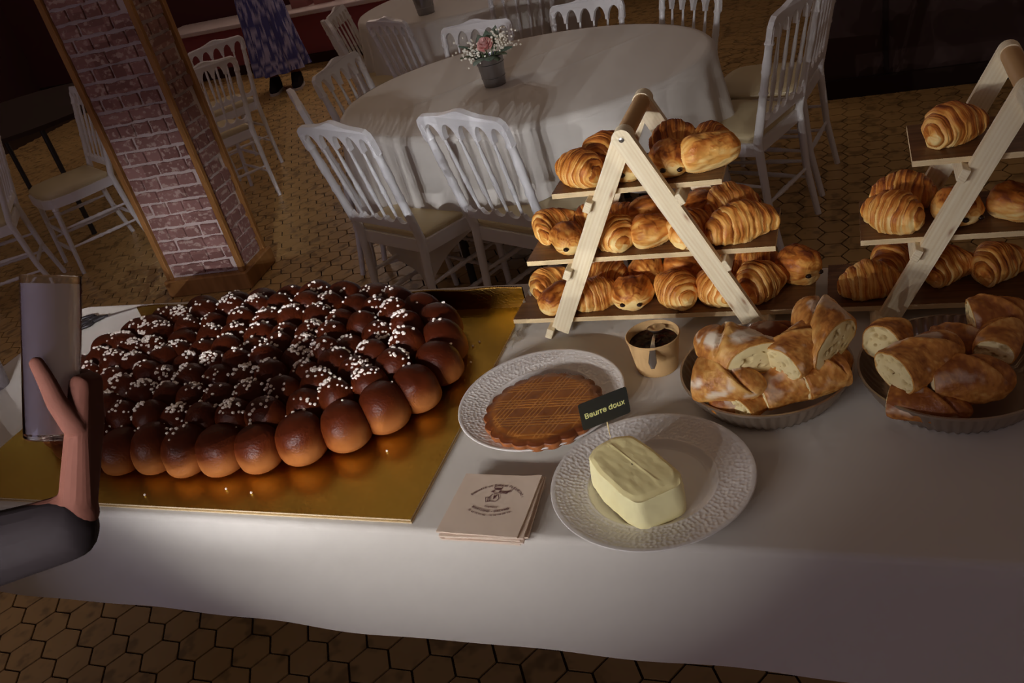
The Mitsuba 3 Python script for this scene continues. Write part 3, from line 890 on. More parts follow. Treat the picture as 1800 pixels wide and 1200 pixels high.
def stand(cx, label):
    st = thing('pastry_stand', label, 'stand', 'A-frame pastry stands')
    za, zb = 1.157, Z0
    for y0, nm in ((1.447, 'front'), (1.640, 'back')):
        sgn = -1 if y0 < 1.5 else 1
        for s in (-1, 1):
            yy = y0 + (0 if s > 0 else 0.0145 * (1 if y0 < 1.5 else -1))
            if y0 > 1.5:
                yy = y0 + (0.0145 if s < 0 else 0)
            m, uv = plank((cx + s * 0.196, yy, zb + 0.012), (cx, yy, za), 0.036, 0.014, round_top=True)
            # the foot is cut level with the table
            put('leg', m, 'm_pine', False, uv=uv, parent=st)
    m = tube([(cx, 1.462, za), (cx, 1.55, za), (cx, 1.653, za)], 0.0160, 24)
    k = put('handle', col(m, lin(188, 148, 98)), 'm_satin', 40, parent=st)
    part_label(k, 'round wooden handle bar at the top')
    for y, sg_ in ((1.4462, -1), (1.6685, 1)):
        scr = lathe([(0, 0), (0.0045, 0), (0.0045, 0.0012), (0.0015, 0.0018), (0, 0.001)], 16)
        k = put('screw', col(xf(scr, mat((cx, y, za), 0, 90 if sg_ < 0 else -90)), lin(170, 168, 165)), 'm_metal', 40, parent=st)
    for zt, hw in ((SH[0], 0.284 + 0.014), (SH[1], 0.238), (SH[2], 0.157)):
        m = box((cx - hw, 1.4765, zt - 0.010), (cx + hw, 1.6385, zt))
        f = m[1]
        put('shelf', (m[0][f.ravel()], np.arange(f.size).reshape(-1, 3)), 'm_shelf', False, parent=st)
        for s in (-1, 1):
            zc = zt - 0.021
            xl = 0.196 * (za - zc) / (za - zb)
            a = math.degrees(math.atan2(0.196, za - zb))
            m = box((-0.007, 0, -0.011), (0.007, 0.21, 0.011), 0.001)
            f = m[1]
            M = mat((cx + s * (xl + 0.0255), 1.4475, zc), 0, 0, -s * a)
            mm = xf(m, M)
            v = mm[0][f.ravel()]
            put('cross_bar', (v, np.arange(f.size).reshape(-1, 3)), 'm_pine', False, uv=np.stack([v[:, 1], v[:, 0] + v[:, 2] * 1.3], 1), parent=st)


stand(-0.375, 'pale pine A-frame stand with three brown shelves of pastries, left one in full view')
stand(0.243, 'pale pine A-frame stand at the right edge, fading into the dark')


# ------------------------------------------------------------------ plates, biscuit, butter, sign
def plate(x, y, label, R=0.157):
    prof = [(0, 0.0), (0.070, 0.0), (0.075, -0.002), (0.080, 0.0), (0.096, 0.004), (0.110, 0.0115), (0.150, 0.0195), (R - 0.001, 0.0205), (R, 0.0215), (R - 0.0012, 0.0232), (0.150, 0.0225), (0.112, 0.0150), (0.100, 0.0138), (0.096, 0.0118), (0.091, 0.0075), (0.084, 0.0052), (0.04, 0.0048), (0, 0.0048)]
    prof = np.array([(a, b + 0.002) for a, b in prof])
    arcl = np.r_[0, np.cumsum(np.linalg.norm(np.diff(prof, axis=0), axis=1))]
    k0, k1 = arcl[15 - 5], arcl[15 - 5]
    ts = np.unique(np.r_[arcl, np.linspace(arcl[10], arcl[12], 40)])
    fine = np.stack([np.interp(ts, arcl, prof[:, i]) for i in (0, 1)], 1)
    n = 560
    V, F = lathe(fine, n)
    r = np.hypot(V[:, 0], V[:, 1])
    hr = np.random.default_rng(int(abs(x) * 1000))
    seeds = []
    for q in np.arange(0.098, 0.158, 0.0062):
        c = int(2 * PI * q / 0.0072)
        a = (np.arange(c) + hr.random()) / c * 2 * PI + hr.normal(0, 0.0012, c) / q
        seeds.append(np.stack([(q + hr.normal(0, 0.0009, c)) * np.cos(a), (q + hr.normal(0, 0.0009, c)) * np.sin(a)], 1))
    d = cKDTree(np.vstack(seeds)).query(V[:, :2])[0]
    upper = np.repeat(np.arange(len(fine)) >= np.searchsorted(ts, arcl[10]), n)
    w = upper * sstep(0.099, 0.104, r) * (1 - sstep(R - 0.009, R - 0.005, r))
    V[:, 2] -= w * 0.00095 * (1 - np.minimum(d / 0.0040, 1) ** 2)
    m = (V, F)
    k = put('plate', (m[0] + [x, y, Z0], m[1]), 'm_plate', True)
    tell(k, label, 'plate', 'hammered-rim plates')


plate(-0.543, 1.222, 'round white hammered-rim plate under the scalloped butter cake', 0.1545)
plate(-0.304, 1.015, 'round white hammered-rim plate holding the block of butter', 0.1575)

# scalloped cake with a scored lattice
n, m_ = 360, 90
th = np.arange(n) / n * 2 * PI
lobe = 1 + 0.060 * np.abs(np.cos(th * 11)) ** 0.8 - 0.030
fr = np.r_[np.linspace(0.01, 0.93, m_ - 16), np.linspace(0.945, 1.0, 8)]
Rc, h0 = 0.105, 0.021
V, C = [], []
gold, brown, lined = lin(150, 86, 30), lin(100, 48, 18), lin(200, 136, 68)
for f in fr:
    r = Rc * f * (1 + (lobe - 1) * sstep(0.82, 1, f))
    x, y = r * np.cos(th), r * np.sin(th)
    z = h0 * (1 - 0.30 * sstep(0.90, 1.0, np.full(n, f)))
    z = z - 0.0022 * sstep(0.80, 0.90, f) * (1 - sstep(0.90, 0.97, f))
    V.append(np.stack([x, y, z + 0 * x], 1))
V = np.vstack(V)


def lattice(x, y):
    out = np.zeros_like(x)
    for ang in (98, 30):
        a = math.radians(ang - 25)
        d = x * -math.sin(a) + y * math.cos(a)
        per = 0.050
        q = (d + 0.012) % per
        for j in range(4):
            out = np.maximum(out, np.exp(-((q - 0.006 - j * 0.0074) / 0.0010) ** 2))
    return out


l = lattice(V[:, 0], V[:, 1])
rr = np.hypot(V[:, 0], V[:, 1])
inside = 1 - sstep(0.086, 0.096, rr)
V[:, 2] += -0.0009 * l * inside + 0.0012 * (fb(V, 120, 2) - 0.5)
nz = fb(V, 45, 3)
C = lerp(gold, brown, np.clip(0.25 + 1.2 * (nz - 0.5) + 0.9 * sstep(0.086, 0.106, rr), 0, 1))
C = lerp(C, lined, np.clip(l * inside * 0.8, 0, 1))
side = []
cs = []
for f, z in ((1.012, 0.013), (1.008, 0.008), (0.99, 0.003), (0.97, 0.0)):
    r = Rc * f * lobe
    side.append(np.stack([r * np.cos(th), r * np.sin(th), np.full(n, z)], 1))
    cs.append(np.tile(lin(150, 90, 50), (n, 1)) * (0.8 + 0.4 * np.abs(np.cos(th * 11))[:, None]))
V = np.vstack([V] + side); C = np.vstack([C] + cs)
k = put('butter_cake', (V + [-0.523, 1.178, Z0 + 0.0175], grid_faces(len(V) // n, n), C), 'm_satin', True, M=None)
tell(k, 'round golden-brown butter cake with scalloped edge and scored lattice, on a plate', 'cake')

# butter: long rounded block, roughly cut sides
bu = thing('butter', 'block of pale yellow butter with a rounded back on the near plate', 'butter')
bx = sg.Polygon([(-0.092, -0.018), (-0.075, -0.040), (-0.02, -0.046), (0.055, -0.043), (0.088, -0.036), (0.096, 0.030), (0.070, 0.043), (-0.02, 0.042), (-0.078, 0.036), (-0.094, 0.012)]).buffer(0.006).buffer(-0.022).buffer(0.018, 12)
L_ = bx.length
o = np.array([bx.exterior.interpolate(t, normalized=True).coords[0] for t in np.linspace(0, 1, 160, endpoint=False)])
rings = []
H = 0.058
for f, z in ((0.94, 0.0), (0.985, 0.004), (1.0, 0.012)):
    rings.append(np.c_[o * f, np.full(160, z)])
for z in np.linspace(0.016, H - 0.004, 14):
    rings.append(np.c_[o * (1.0 - 0.05 * (z / H) ** 2), np.full(160, z)])
for f in (0.985, 0.96, 0.92):
    rings.append(np.c_[o * 0.955 * f, np.full(160, H - 0.0018 * (f - 0.9) / 0.08)])
for f in np.linspace(0.88, 0.02, 28):
    rings.append(np.c_[o * 0.955 * f, np.full(160, H + 0.0012)])
V = np.vstack(rings)
topm = sstep(H - 0.004, H - 0.001, V[:, 2])
V[:, 2] += topm * (0.0040 * (fb(V * [0.4, 1, 1], 60, 3, 2) - 0.5) + 0.0008 * np.exp(-((V[:, 1] - 0.004 - 0.06 * V[:, 0]) / 0.0012) ** 2))
s_ = 1 - topm
V[:, :2] *= (1 + s_ * (0.065 * (fb(V * [1, 1, 0.5], 45, 3, 3) - 0.5)))[:, None]
V[:, 2] -= 0.006 * sstep(0.06, 0.1, V[:, 0]) * topm
C = lerp(lin(248, 240, 186), lin(238, 222, 158), np.clip(topm * 0.65 + 0.6 * (fb(V, 40) - 0.5), 0, 1))
put('block', (V, grid_faces(len(rings), 160), C), 'm_satin', True, M=mat((-0.3220, 0.990, Z0 + 0.0075), -47) @ np.diag([0.86, 1.06, 1.05, 1]), parent=bu)

sign = thing('price_sign', 'small black card on a wooden pick lettered Beurre doux, stuck in the butter', 'sign')
sx_, sy_, a_ = -0.364, 1.040, 36
card = extr(sg.box(-0.040, -0.0245, 0.040, 0.0245).buffer(-0.004).buffer(0.004, 6), 0.0012)
up = np.array([[1, 0, 0, 0], [0, 0, -1, 0], [0, 1, 0, 0], [0, 0, 0, 1]], float)
SM = mat((sx_, sy_, 0.886), a_) @ up
put('card', col(card, lin(44, 45, 42)), 'm_satin', False, M=SM, parent=sign)
tm = meshkit.text_mesh('Beurre doux', 0.0092, 0.0006, bold=True)
tv = np.array(tm.vertices)
tv[:, 0] -= tv[:, 0].mean() * 0 + (tv[:, 0].max() + tv[:, 0].min()) / 2
tv[:, 0] *= 0.066 / np.ptp(tv[:, 0])
tv[:, 1] -= 0.0045
k = put('lettering', col((tv + [0, 0, 0.0013], np.array(tm.faces)), lin(226, 224, 150)), 'm_matte', False, M=SM, parent=sign)
part_label(k, 'pale yellow words Beurre doux')
k = put('pick', col(tube([(0, 0.0008, -0.058), (0, 0.0008, -0.03), (0, 0.0008, -0.012)], [0.0004, 0.0012, 0.0012], 8), lin(226, 208, 156)), 'm_matte', 40, M=mat((sx_, sy_, 0.886), a_), parent=sign)

# ------------------------------------------------------------------ napkins
NAP = [(-0.549, 0.948, -1.5, 0), (-0.546, 0.946, 1, 0), (-0.543, 0.950, 4, 0), (-0.548, 0.945, 0, 0), (-0.545, 0.944, 2, 0), (-0.550, 0.946, -1, 0)]
paper = lin(208, 188, 170)
for i, (x, y, a, _) in enumerate(NAP):
    g = np.linspace(-0.0675, 0.0675, 24)
    X, Y = np.meshgrid(g, g)
    th_ = 0.0028
    wav = 0.0012 * (fb(np.stack([X, Y, 0 * X + i], -1), 30, 2) - 0.5) + 0.0035 * (i / 5) * sstep(0.03, 0.0675, X) * sstep(-0.02, 0.06, Y)
    edge = np.maximum(np.abs(X), np.abs(Y)) / 0.0675
    emb = 0.0004 * np.sin(X * 900) * (edge > 0.80) * (edge < 0.93)
    top = np.stack([X, Y, th_ + wav + emb], -1).reshape(-1, 3)
    bot = np.stack([X, Y, wav * 0.9], -1).reshape(-1, 3)
    n2 = 24 * 24
    f = grid_faces(24, 24, False)
    ring = np.r_[np.arange(24), 24 * np.arange(1, 24) + 23, n2 - 2 - np.arange(23), 24 * np.arange(22, 0, -1)]
    r2_ = np.roll(ring, -1)
    sd = quads(np.stack([ring, r2_, r2_ + n2, ring + n2], 1))
    v = np.vstack([top, bot])
    k = put('napkin', col((v, np.vstack([f, f[:, ::-1] + n2, sd[:, ::-1]])), paper * (1.0 if i == 5 else 1.12)), 'm_matte', 40, M=mat((x, y, Z0 + 0.0032 * i), a))
    tell(k, ('lowest folded paper napkin of the stack in front of the cake', 'second folded napkin from the bottom of the stack', 'third folded napkin from the bottom of the stack, turned askew', 'fourth folded napkin from the bottom of the stack', 'fifth folded napkin, just below the printed one', 'top paper napkin of the stack, printed in brown with a caterer emblem')[i], 'napkin', 'stacked paper napkins')
    if i == 5:
        TOPN = k
ink = lin(92, 58, 58)


def arc_text(text, h, r, cx, cy, mid, sweep_dir, bold=False):
    """letters along a circle; sweep_dir 1 reads over the top, -1 along the bottom"""
    ws = []
    for ch in text:
        if ch == ' ':
            ws.append((None, h * 0.45)); continue
        t = meshkit.text_mesh(ch, h, 0.0001, bold)
        v = np.array(t.vertices); w = np.ptp(v[:, 0])
        v[:, 0] -= v[:, 0].min() + w / 2
        ws.append(((v, np.array(t.faces)), w + h * 0.22))
    tot = sum(w for _, w in ws); s = -tot / 2; out = []
    for mm, w in ws:
        a = (s + w / 2) / r
        if mm:
            ang = mid - sweep_dir * a
            M = mat((cx + r * math.cos(ang), cy + r * math.sin(ang), 0), math.degrees(ang) - 90 * sweep_dir)
            out.append(xf(mm, M))
        s += w
    return join(*out)


tx = [arc_text('Babette et Pascal FLEURINET', 0.0046, 0.050, 0.002, -0.012, PI / 2, 1, True),
      arc_text('Traiteur', 0.0038, 5.0, 0.0, 4.988, -PI / 2, -1, True),
      arc_text('MARTIGNE - BRIAND', 0.0043, 0.060, 0.0, 0.038, -PI / 2, -1, True),
      arc_text('02 41 59 43 81 - 06 86 98 39 14', 0.0032, 0.066, 0.0, 0.036, -PI / 2, -1, True)]
# emblem: a stout cook in a toque with a sheaf on a long tray
lines = [sg.Point(-0.002, 0.020).buffer(0.0055).boundary, sg.box(-0.006, 0.0235, 0.003, 0.0265).boundary, sa.scale(sg.Point(-0.002, 0.0285).buffer(0.0055), 1.25, 0.7).boundary,
         sg.LineString([(-0.007, 0.013), (-0.011, 0.004), (-0.010, -0.004), (0.004, -0.004), (0.007, 0.004), (0.003, 0.013)]), sg.LineString([(-0.004, 0.012), (-0.002, 0.002), (0.001, 0.012)]),
         sg.LineString([(0.003, 0.0175), (0.016, 0.0175), (0.022, 0.021)]), sg.LineString([(0.003, 0.0195), (0.015, 0.0205), (0.024, 0.025)]), sg.LineString([(0.004, 0.016), (0.017, 0.0155)]),
         sg.LineString([(0.014, 0.019), (0.023, 0.0205)]), sg.LineString([(-0.016, 0.004), (-0.012, -0.006), (-0.006, -0.003), (-0.009, 0.005), (-0.016, 0.004)]), sg.LineString([(-0.012, 0.019), (-0.007, 0.018)])]
em = shapely.union_all([q.buffer(0.00055) for q in lines] + [sg.Point(0.0035, 0.019).buffer(0.0018), sg.Point(-0.009, 0.0185).buffer(0.0017), sg.Polygon([(-0.003, 0.009), (0.001, 0.010), (-0.001, 0.001)])])
tx.append(xf(extr(em.simplify(0.0001), 0.0001), mat((0.0, 0.006, 0))))
pr = join(*tx)
k = put('print', col((pr[0] + [0, 0, 0.0036], pr[1]), ink), 'm_matte', False, M=mat((NAP[5][0] + 0.004, NAP[5][1] + 0.002, Z0 + 0.0032 * 5), NAP[5][2]), parent=TOPN)
part_label(k, 'brown caterer emblem and lettering')

# ------------------------------------------------------------------ jam cup and spoon
cx, cy = -0.352, 1.348
prof = [(0, 0.003), (0.036, 0.003), (0.037, 0.0), (0.038, 0.0), (0.0478, 0.066), (0.0497, 0.0675), (0.0500, 0.070), (0.0485, 0.0715), (0.0470, 0.070), (0.0465, 0.066), (0.038, 0.006), (0, 0.006)]
m = lathe(prof, 64)
k = put('paper_cup', col((m[0] + [cx, cy, Z0], m[1]), lin(196, 160, 112)), 'm_matte', 40)
tell(k, 'brown kraft paper cup of jam in front of the pastry stand', 'cup')
n, m_ = 64, 24
th = np.arange(n) / n * 2 * PI
V = np.vstack([np.stack([0.0445 * f * np.cos(th), 0.0445 * f * np.sin(th), np.full(n, 0.055)], 1) for f in np.linspace(0.02, 1, m_)])
V[:, 2] += 0.012 * (fb(V, 70, 3) - 0.5) * (1 - sstep(0.038, 0.0445, np.hypot(V[:, 0], V[:, 1])))
under = np.vstack([np.stack([0.0445 * f * np.cos(th), 0.0445 * f * np.sin(th), np.full(n, 0.050)], 1) for f in (0.99, 0.5, 0.02)])
V = np.vstack([V, under])
C = lerp(lin(30, 10, 8), lin(72, 26, 14), np.clip(3 * (fb(V, 110, 2) - 0.55), 0, 1))
k = put('jam', (V + [cx, cy, Z0], grid_faces(m_ + 3, n), C), 'm_jam', True)
tell(k, 'dark red-brown chunky jam filling the kraft paper cup', 'jam')
# spoon, bowl in the jam, handle over the front rim
sp = thing('spoon', 'steel spoon standing in the jam with its handle hanging over the cup rim', 'spoon')
d = np.array([0.004, -0.105, -0.002])
nn = 40
uu = np.linspace(0, 1, nn)
hp = np.stack([cx + 0.004 + 0.006 * uu, cy + 0.003 - 0.078 * uu, Z0 + 0.068 + 0.016 * np.sin(uu * PI * 0.75) - 0.034 * uu ** 1.6], 1)
wd = np.interp(uu, [0, 0.12, 0.45, 0.9, 1.0], [0.0030, 0.0022, 0.0034, 0.0076, 0.003])
t, a, b = frames(hp)
ths = np.arange(10) / 10 * 2 * PI
v = hp[:, None] + wd[:, None, None] * np.cos(ths)[None, :, None] * a[:, None] + 0.0011 * np.sin(ths)[None, :, None] * b[:, None]
put('handle', col((v.reshape(-1, 3), grid_faces(nn, 10)), lin(196, 190, 180)), 'm_metal', True, parent=sp)
bowl = []
for f in np.linspace(0.03, 1, 10):
    bowl.append(np.stack([0.0165 * f * np.cos(ths[:, None] * 0 + np.arange(24)[None] / 24 * 2 * PI)[0], 0.022 * f * np.sin(np.arange(24) / 24 * 2 * PI), np.full(24, 0.008 * f ** 2)], 1))
for f in (0.98, 0.6, 0.05):
    bowl.append(np.stack([0.0165 * f * np.cos(np.arange(24) / 24 * 2 * PI), 0.022 * f * np.sin(np.arange(24) / 24 * 2 * PI), np.full(24, 0.008 * f ** 2 - 0.0012)], 1))
put('bowl', col((np.vstack(bowl), grid_faces(len(bowl), 24)), lin(196, 190, 180)), 'm_metal', True, M=mat((cx + 0.003, cy + 0.022, Z0 + 0.062), 0, -14), parent=sp)


# ------------------------------------------------------------------ bread bowls
def bread_bowl(x, y, label, R):
    n = 432
    th = np.arange(n) / n * 2 * PI
    fl = np.cos(th * 54)
    prof = [(0, 0, 0), (0.70, 0.0, 0), (0.78, 0.003, 1), (0.86, 0.018, 1), (0.93, 0.034, 1), (0.975, 0.048, 0.6), (0.985, 0.050, 0), (1.0, 0.050, 0), (1.0, 0.0535, 0), (0.975, 0.0535, 0), (0.965, 0.050, 0.6), (0.915, 0.034, 1), (0.845, 0.019, 1), (0.76, 0.005, 1), (0.69, 0.003, 0), (0, 0.003, 0)]
    V = np.vstack([np.stack([(r * R + a * 0.0018 * fl) * np.cos(th), (r * R + a * 0.0018 * fl) * np.sin(th), np.full(n, z)], 1) for r, z, a in prof])
    k = put('bread_bowl', col((V + [x, y, Z0], grid_faces(len(prof), n)), lin(168, 152, 136)), 'm_tin', 40)
    tell(k, label, 'bowl', 'bread bowls')


bread_bowl(-0.150, 1.268, 'round fluted dark metal bowl of baguette pieces in front of the left stand', 0.141)
bread_bowl(0.138, 1.266, 'round fluted dark metal bowl of baguette pieces at the right, in the shade', 0.144)


def bread(label, face, axis, L, ry, rz, seed, dark=0.0, flour=0.5, cut2=False, slope=0.0, up=(0, 0, 1), slash=True):
    """a baguette piece: cut face at face, its body running along axis"""
    n, m = 60, 48
    u = np.linspace(0, 1, n); th = np.arange(m) / m * 2 * PI
    U, TH = np.meshgrid(u, th, indexing='ij')
    e = np.ones_like(U) if cut2 else np.clip(1 - np.clip((U - 0.45) / 0.55, 0, 1) ** 2.6, 0, 1) ** 0.55
    e = e * (1 - 0.05 * sstep(0.06, 0, U)) * (0.94 + 0.12 * np.sin(U * 2.6 + seed))
    y, z = ry * e * np.cos(TH), rz * e * np.sin(TH)
    z = np.where(z < 0, z * 0.8, z)
    x = L * U + slope * y * (1 - U)
    V = np.stack([x, y, z], -1).reshape(-1, 3)
    nn_ = fb(V + seed, 26, 3, 1)
    rough = (nn_ - 0.5)
    V[:, 1:] *= (1 + 0.22 * rough + 0.10 * (fb(V + seed, 90, 2, 8) - 0.5))[:, None]
    sl = 0
    if slash:
        ph = (U + 0.35 * np.cos(TH)) .ravel() - 0.45
        sl = np.exp(-(ph / 0.10) ** 2) * sstep(0.2, 0.8, np.sin(TH).ravel())
        V[:, 2] += 0.006 * sl - 0.010 * np.exp(-((ph - 0.11) / 0.03) ** 2) * sstep(0.2, 0.8, np.sin(TH).ravel())
    cr = [lin(226, 176, 100), lin(190, 124, 56), lin(138, 76, 30)]
    t = np.clip(0.42 + 0.22 * np.sin(TH).ravel() + 1.1 * (fb(V + seed, 40, 3, 2) - 0.5) + 1.1 * (fb(V * [1, 1, 1] + seed, 170, 3, 6) - 0.5) + dark - 0.45 * sl, 0, 1)
    C = np.where(t[:, None] < 0.5, cr[0] + (cr[1] - cr[0]) * t[:, None] * 2, cr[1] + (cr[2] - cr[1]) * (t[:, None] - 0.5) * 2)
    fl = sstep(0.56, 0.66, fb(V + seed * 3, 32, 3, 5)) * sstep(-0.1, 0.4, np.sin(TH).ravel()) * flour
    C = lerp(C, lin(238, 226, 204), np.clip(fl, 0, 0.9))
    F = grid_faces(n, m)
    back = V[-m:].mean(0)
    V2 = np.vstack([V, back]); C2 = np.vstack([C, C[-1]])
    kk = np.arange(m)
    if not cut2:
        F = np.vstack([F, np.stack([(n - 1) * m + kk, (n - 1) * m + (kk + 1) % m, np.full(m, n * m)], 1)])
    M = axes_mat(face, axis, up)
    k = put('bread_piece', (V2, F, C2), 'm_crust', True, M=M)
    tell(k, label, 'bread', 'baguette pieces in the bowls')

    def crumb(ring, sgn):
        c = ring.mean(0)
        vs, cs = [], []
        for f in np.r_[np.linspace(1, 0.02, 26)]:
            p = c + (ring - c) * f
            p = p.copy()
            hn = meshkit.fbm(p * 130 + seed * 7, 2, 3)
            hole = sstep(0.60, 0.72, hn) * (f < 0.93)
            p[:, 0] += sgn * 0.005 * hole * -1 + sgn * 0.003 * (1 - f ** 4) - 0
            vs.append(p)
            cs.append(lerp(lerp(lin(236, 220, 170), lin(222, 202, 146), fb(p + seed, 60, 2)), lin(176, 152, 104), np.clip(hole * 0.7, 0, 1)) if f < 0.96 else np.tile(lin(196, 140, 72), (len(p), 1)))
        ff = grid_faces(26, len(ring))
        kc = put('crumb', (np.vstack(vs), ff, np.vstack(cs)), 'm_matte', True, M=M, parent=k)
        part_label(kc, 'pale holey cut face')
    crumb(V[:m], -1)
    if cut2:
        crumb(V[-m:], 1)


Lb = 'baguette piece '
bread(Lb + 'floured, topmost at the left of the left bowl, face to the viewer', (-0.150, 1.196, 0.862), (-0.80, 0.55, 0.05), 0.125, 0.047, 0.034, 1, 0.0, 0.9, slope=0.55)
bread(Lb + 'shaped like a slashed bright heel, front left in the left bowl', (-0.248, 1.194, 0.830), (0.97, -0.20, 0.0), 0.112, 0.037, 0.036, 2, -0.15, 0.7, up=(0, -0.5, 1))
bread(Lb + 'with a dark brown end, lowest at the front left of the left bowl', (-0.160, 1.185, 0.795), (-0.95, -0.25, 0.0), 0.075, 0.030, 0.030, 3, 0.45, 0.5)
bread(Lb + 'showing its tan end at the very front of the left bowl', (-0.183, 1.152, 0.795), (0.55, 0.8, 0.0), 0.08, 0.034, 0.028, 4, 0.0, 0.1)
bread(Lb + 'with an orange crust at the front centre of the left bowl', (-0.150, 1.185, 0.802), (0.70, 0.35, 0.10), 0.080, 0.036, 0.036, 5, 0.05, 0.3, cut2=True)
bread(Lb + 'with a wrinkled pale crust at the front right of the left bowl', (-0.090, 1.200, 0.812), (0.72, 0.50, 0.05), 0.070, 0.036, 0.034, 6, -0.05, 0.3, cut2=True)
bread(Lb + 'with a split folded crust, lying in the middle of the left bowl', (-0.115, 1.190, 0.855), (0.55, 0.75, 0.15), 0.100, 0.036, 0.034, 7, 0.0, 0.4, cut2=True)
bread(Lb + 'at the top right of the left bowl, big cut face to the right', (-0.036, 1.232, 0.862), (-0.42, 0.85, 0.14), 0.120, 0.046, 0.042, 8, 0.0, 0.5, slope=-0.6)
bread(Lb + 'with a dark reddish crust at the back of the left bowl', (-0.175, 1.320, 0.812), (0.9, 0.25, 0.1), 0.090, 0.030, 0.034, 9, 0.5, 0.5)
bread(Lb + 'tucked in at the right inside of the left bowl', (-0.055, 1.225, 0.800), (0.35, 0.85, 0.0), 0.080, 0.030, 0.034, 10, 0.1, 0.2)

bread(Lb + 'at the left of the right bowl, small round face to the viewer', (0.030, 1.262, 0.842), (0.45, 0.85, -0.15), 0.080, 0.034, 0.034, 21, 0.1, 0.1)
bread(Lb + 'largest in the right bowl, its holey face to the front left', (0.046, 1.190, 0.836), (0.70, 0.55, 0.08), 0.120, 0.048, 0.042, 22, 0.15, 0.5)
bread(Lb + 'with a brown crust at the back of the right bowl', (0.105, 1.300, 0.815), (0.95, -0.05, 0.05), 0.110, 0.036, 0.036, 23, 0.25, 0.3, cut2=True)
bread(Lb + 'with its face to the viewer at the right of the right bowl', (0.185, 1.240, 0.835), (0.25, 0.9, 0.0), 0.09, 0.036, 0.032, 24, 0.1, 0.2)
bread(Lb + 'with a smooth crust at the front right of the right bowl', (0.098, 1.195, 0.815), (0.92, 0.1, 0.0), 0.115, 0.036, 0.038, 25, 0.2, 0.2)
bread(Lb + 'with a dark floured crust low at the front of the right bowl', (0.040, 1.185, 0.790), (0.85, -0.2, 0.0), 0.115, 0.030, 0.026, 26, 0.4, 0.7)
bread(Lb + 'at the top right of the right bowl, almost lost in the dark', (0.165, 1.325, 0.835), (0.9, 0.1, 0.1), 0.09, 0.042, 0.040, 27, 0.2, 0.3)

# ------------------------------------------------------------------ scissors
sc = thing('scissors', 'black-handled steel scissors lying on the cloth left of the gold board', 'scissors')
SMx = mat((-1.925, 1.622, Z0 + 0.004), 29)
for s in (-1, 1):
    blade = sg.Polygon([(-0.01, s * 0.002), (0.115, s * 0.0015), (0.108, -s * 0.004), (0.0, -s * 0.010)])
    m = extr(blade, 0.0016)
    put('blade', col((m[0] + [0, 0, 0.0018 * (s > 0)], m[1]), lin(200, 198, 200)), 'm_metal', False, M=SMx, parent=sc)
    a = np.linspace(0, 2 * PI, 40)
    ringp = np.stack([-0.062 + 0.026 * np.cos(a), s * 0.019 + 0.015 * np.sin(a) + s * 0.1 * (0), np.full(40, 0.003)], 1)
    h1 = tube(ringp[:-1], 0.0052, 8, cap=False)
    h2 = tube([(-0.040, s * 0.013, 0.003), (-0.02, s * 0.004, 0.003), (0.004, -s * 0.003, 0.003)], [0.006, 0.006, 0.0035], 8)
    put('handle', col(join(h1, h2), lin(36, 32, 34)), 'm_satin', 50, M=SMx, parent=sc)
put('pivot', col(xf(lathe([(0, 0), (0.004, 0), (0.004, 0.005), (0, 0.0055)], 16), mat((0, 0, 0.0))), lin(190, 188, 186)), 'm_metal', 40, M=SMx, parent=sc)


# ------------------------------------------------------------------ bucket with bouquet
def bucket(x, y, z, label, s=1.0):
    k = thing('flower_bucket', label, 'bucket', 'flower buckets')
    prof = [(0, 0), (0.043, 0), (0.044, 0.002), (0.056, 0.112), (0.058, 0.114), (0.058, 0.117), (0.055, 0.117), (0.0535, 0.112), (0.042, 0.004), (0, 0.004)]
    m = lathe(np.array(prof) * s, 40)
    put('pail', col((m[0] + [x, y, z], m[1]), lin(150, 148, 150)), 'm_metal', 40, parent=k)
    for zz in (0.035, 0.09):
        rr_ = (0.044 + 0.012 * zz / 0.112 + 0.0006) * s
        a = np.linspace(0, 2 * PI, 40, endpoint=False)
        put('band', col(xf(lathe([((rr_ - 0.001), -0.002 * s), (rr_ + 0.0012, 0), (rr_ - 0.001, 0.002 * s)], 40), mat((x, y, z + zz * s))), lin(170, 168, 168)), 'm_metal', 40, parent=k)


bkx, bky, bkz = -1.345, 3.360, 0.7565
bucket(bkx, bky, bkz, 'small galvanised bucket of flowers on the near round table')
bucket(-2.37, 5.10, 0.7565, 'galvanised bucket on the far round table, cut off by the frame', 1.15)
bq = thing('bouquet', 'bouquet of a pink rose, gypsophila and grey-green leaves on the near round table', 'bouquet')
bs = np.array([bkx, bky, bkz + 0.10])
put('stems', col(join(*[tube([bs + [0.01 * math.cos(a), 0.01 * math.sin(a), -0.08], bs + [0.02 * math.cos(a), 0.02 * math.sin(a), 0.01], bs + [0.045 * math.cos(a), 0.045 * math.sin(a), 0.055]], 0.0018, 6) for a in np.arange(9) * 0.7]), lin(84, 98, 66)), 'm_matte', 40, parent=bq)
rose = bs + [0.005, -0.030, 0.070]
for i in range(22):
    lay = i / 22
    a = i * 2.4
    r0 = 0.006 + 0.026 * lay
    U, W2 = np.meshgrid(np.linspace(-1, 1, 9), np.linspace(0, 1, 7), indexing='ij')
    ang = a + U * (1.3 - 0.45 * lay)
    rad = (r0 * (0.35 + 0.65 * W2) + 0.004 * W2 ** 3)
    zz = 0.040 * (1 - 0.35 * lay) * W2 * (1 - 0.25 * U ** 2) - 0.018 * lay - 0.010
    v = np.stack([rad * np.cos(ang), rad * np.sin(ang), zz], -1).reshape(-1, 3)
    tilt_ = mat(rose, 0, 38)
    put('petal', col(xf((v, grid_faces(9, 7, False)), tilt_), lin(226, 180, 174) * (0.85 + 0.25 * lay)), 'm_matte', True, parent=bq)
gy = []
gs = trimesh.creation.icosphere(1)
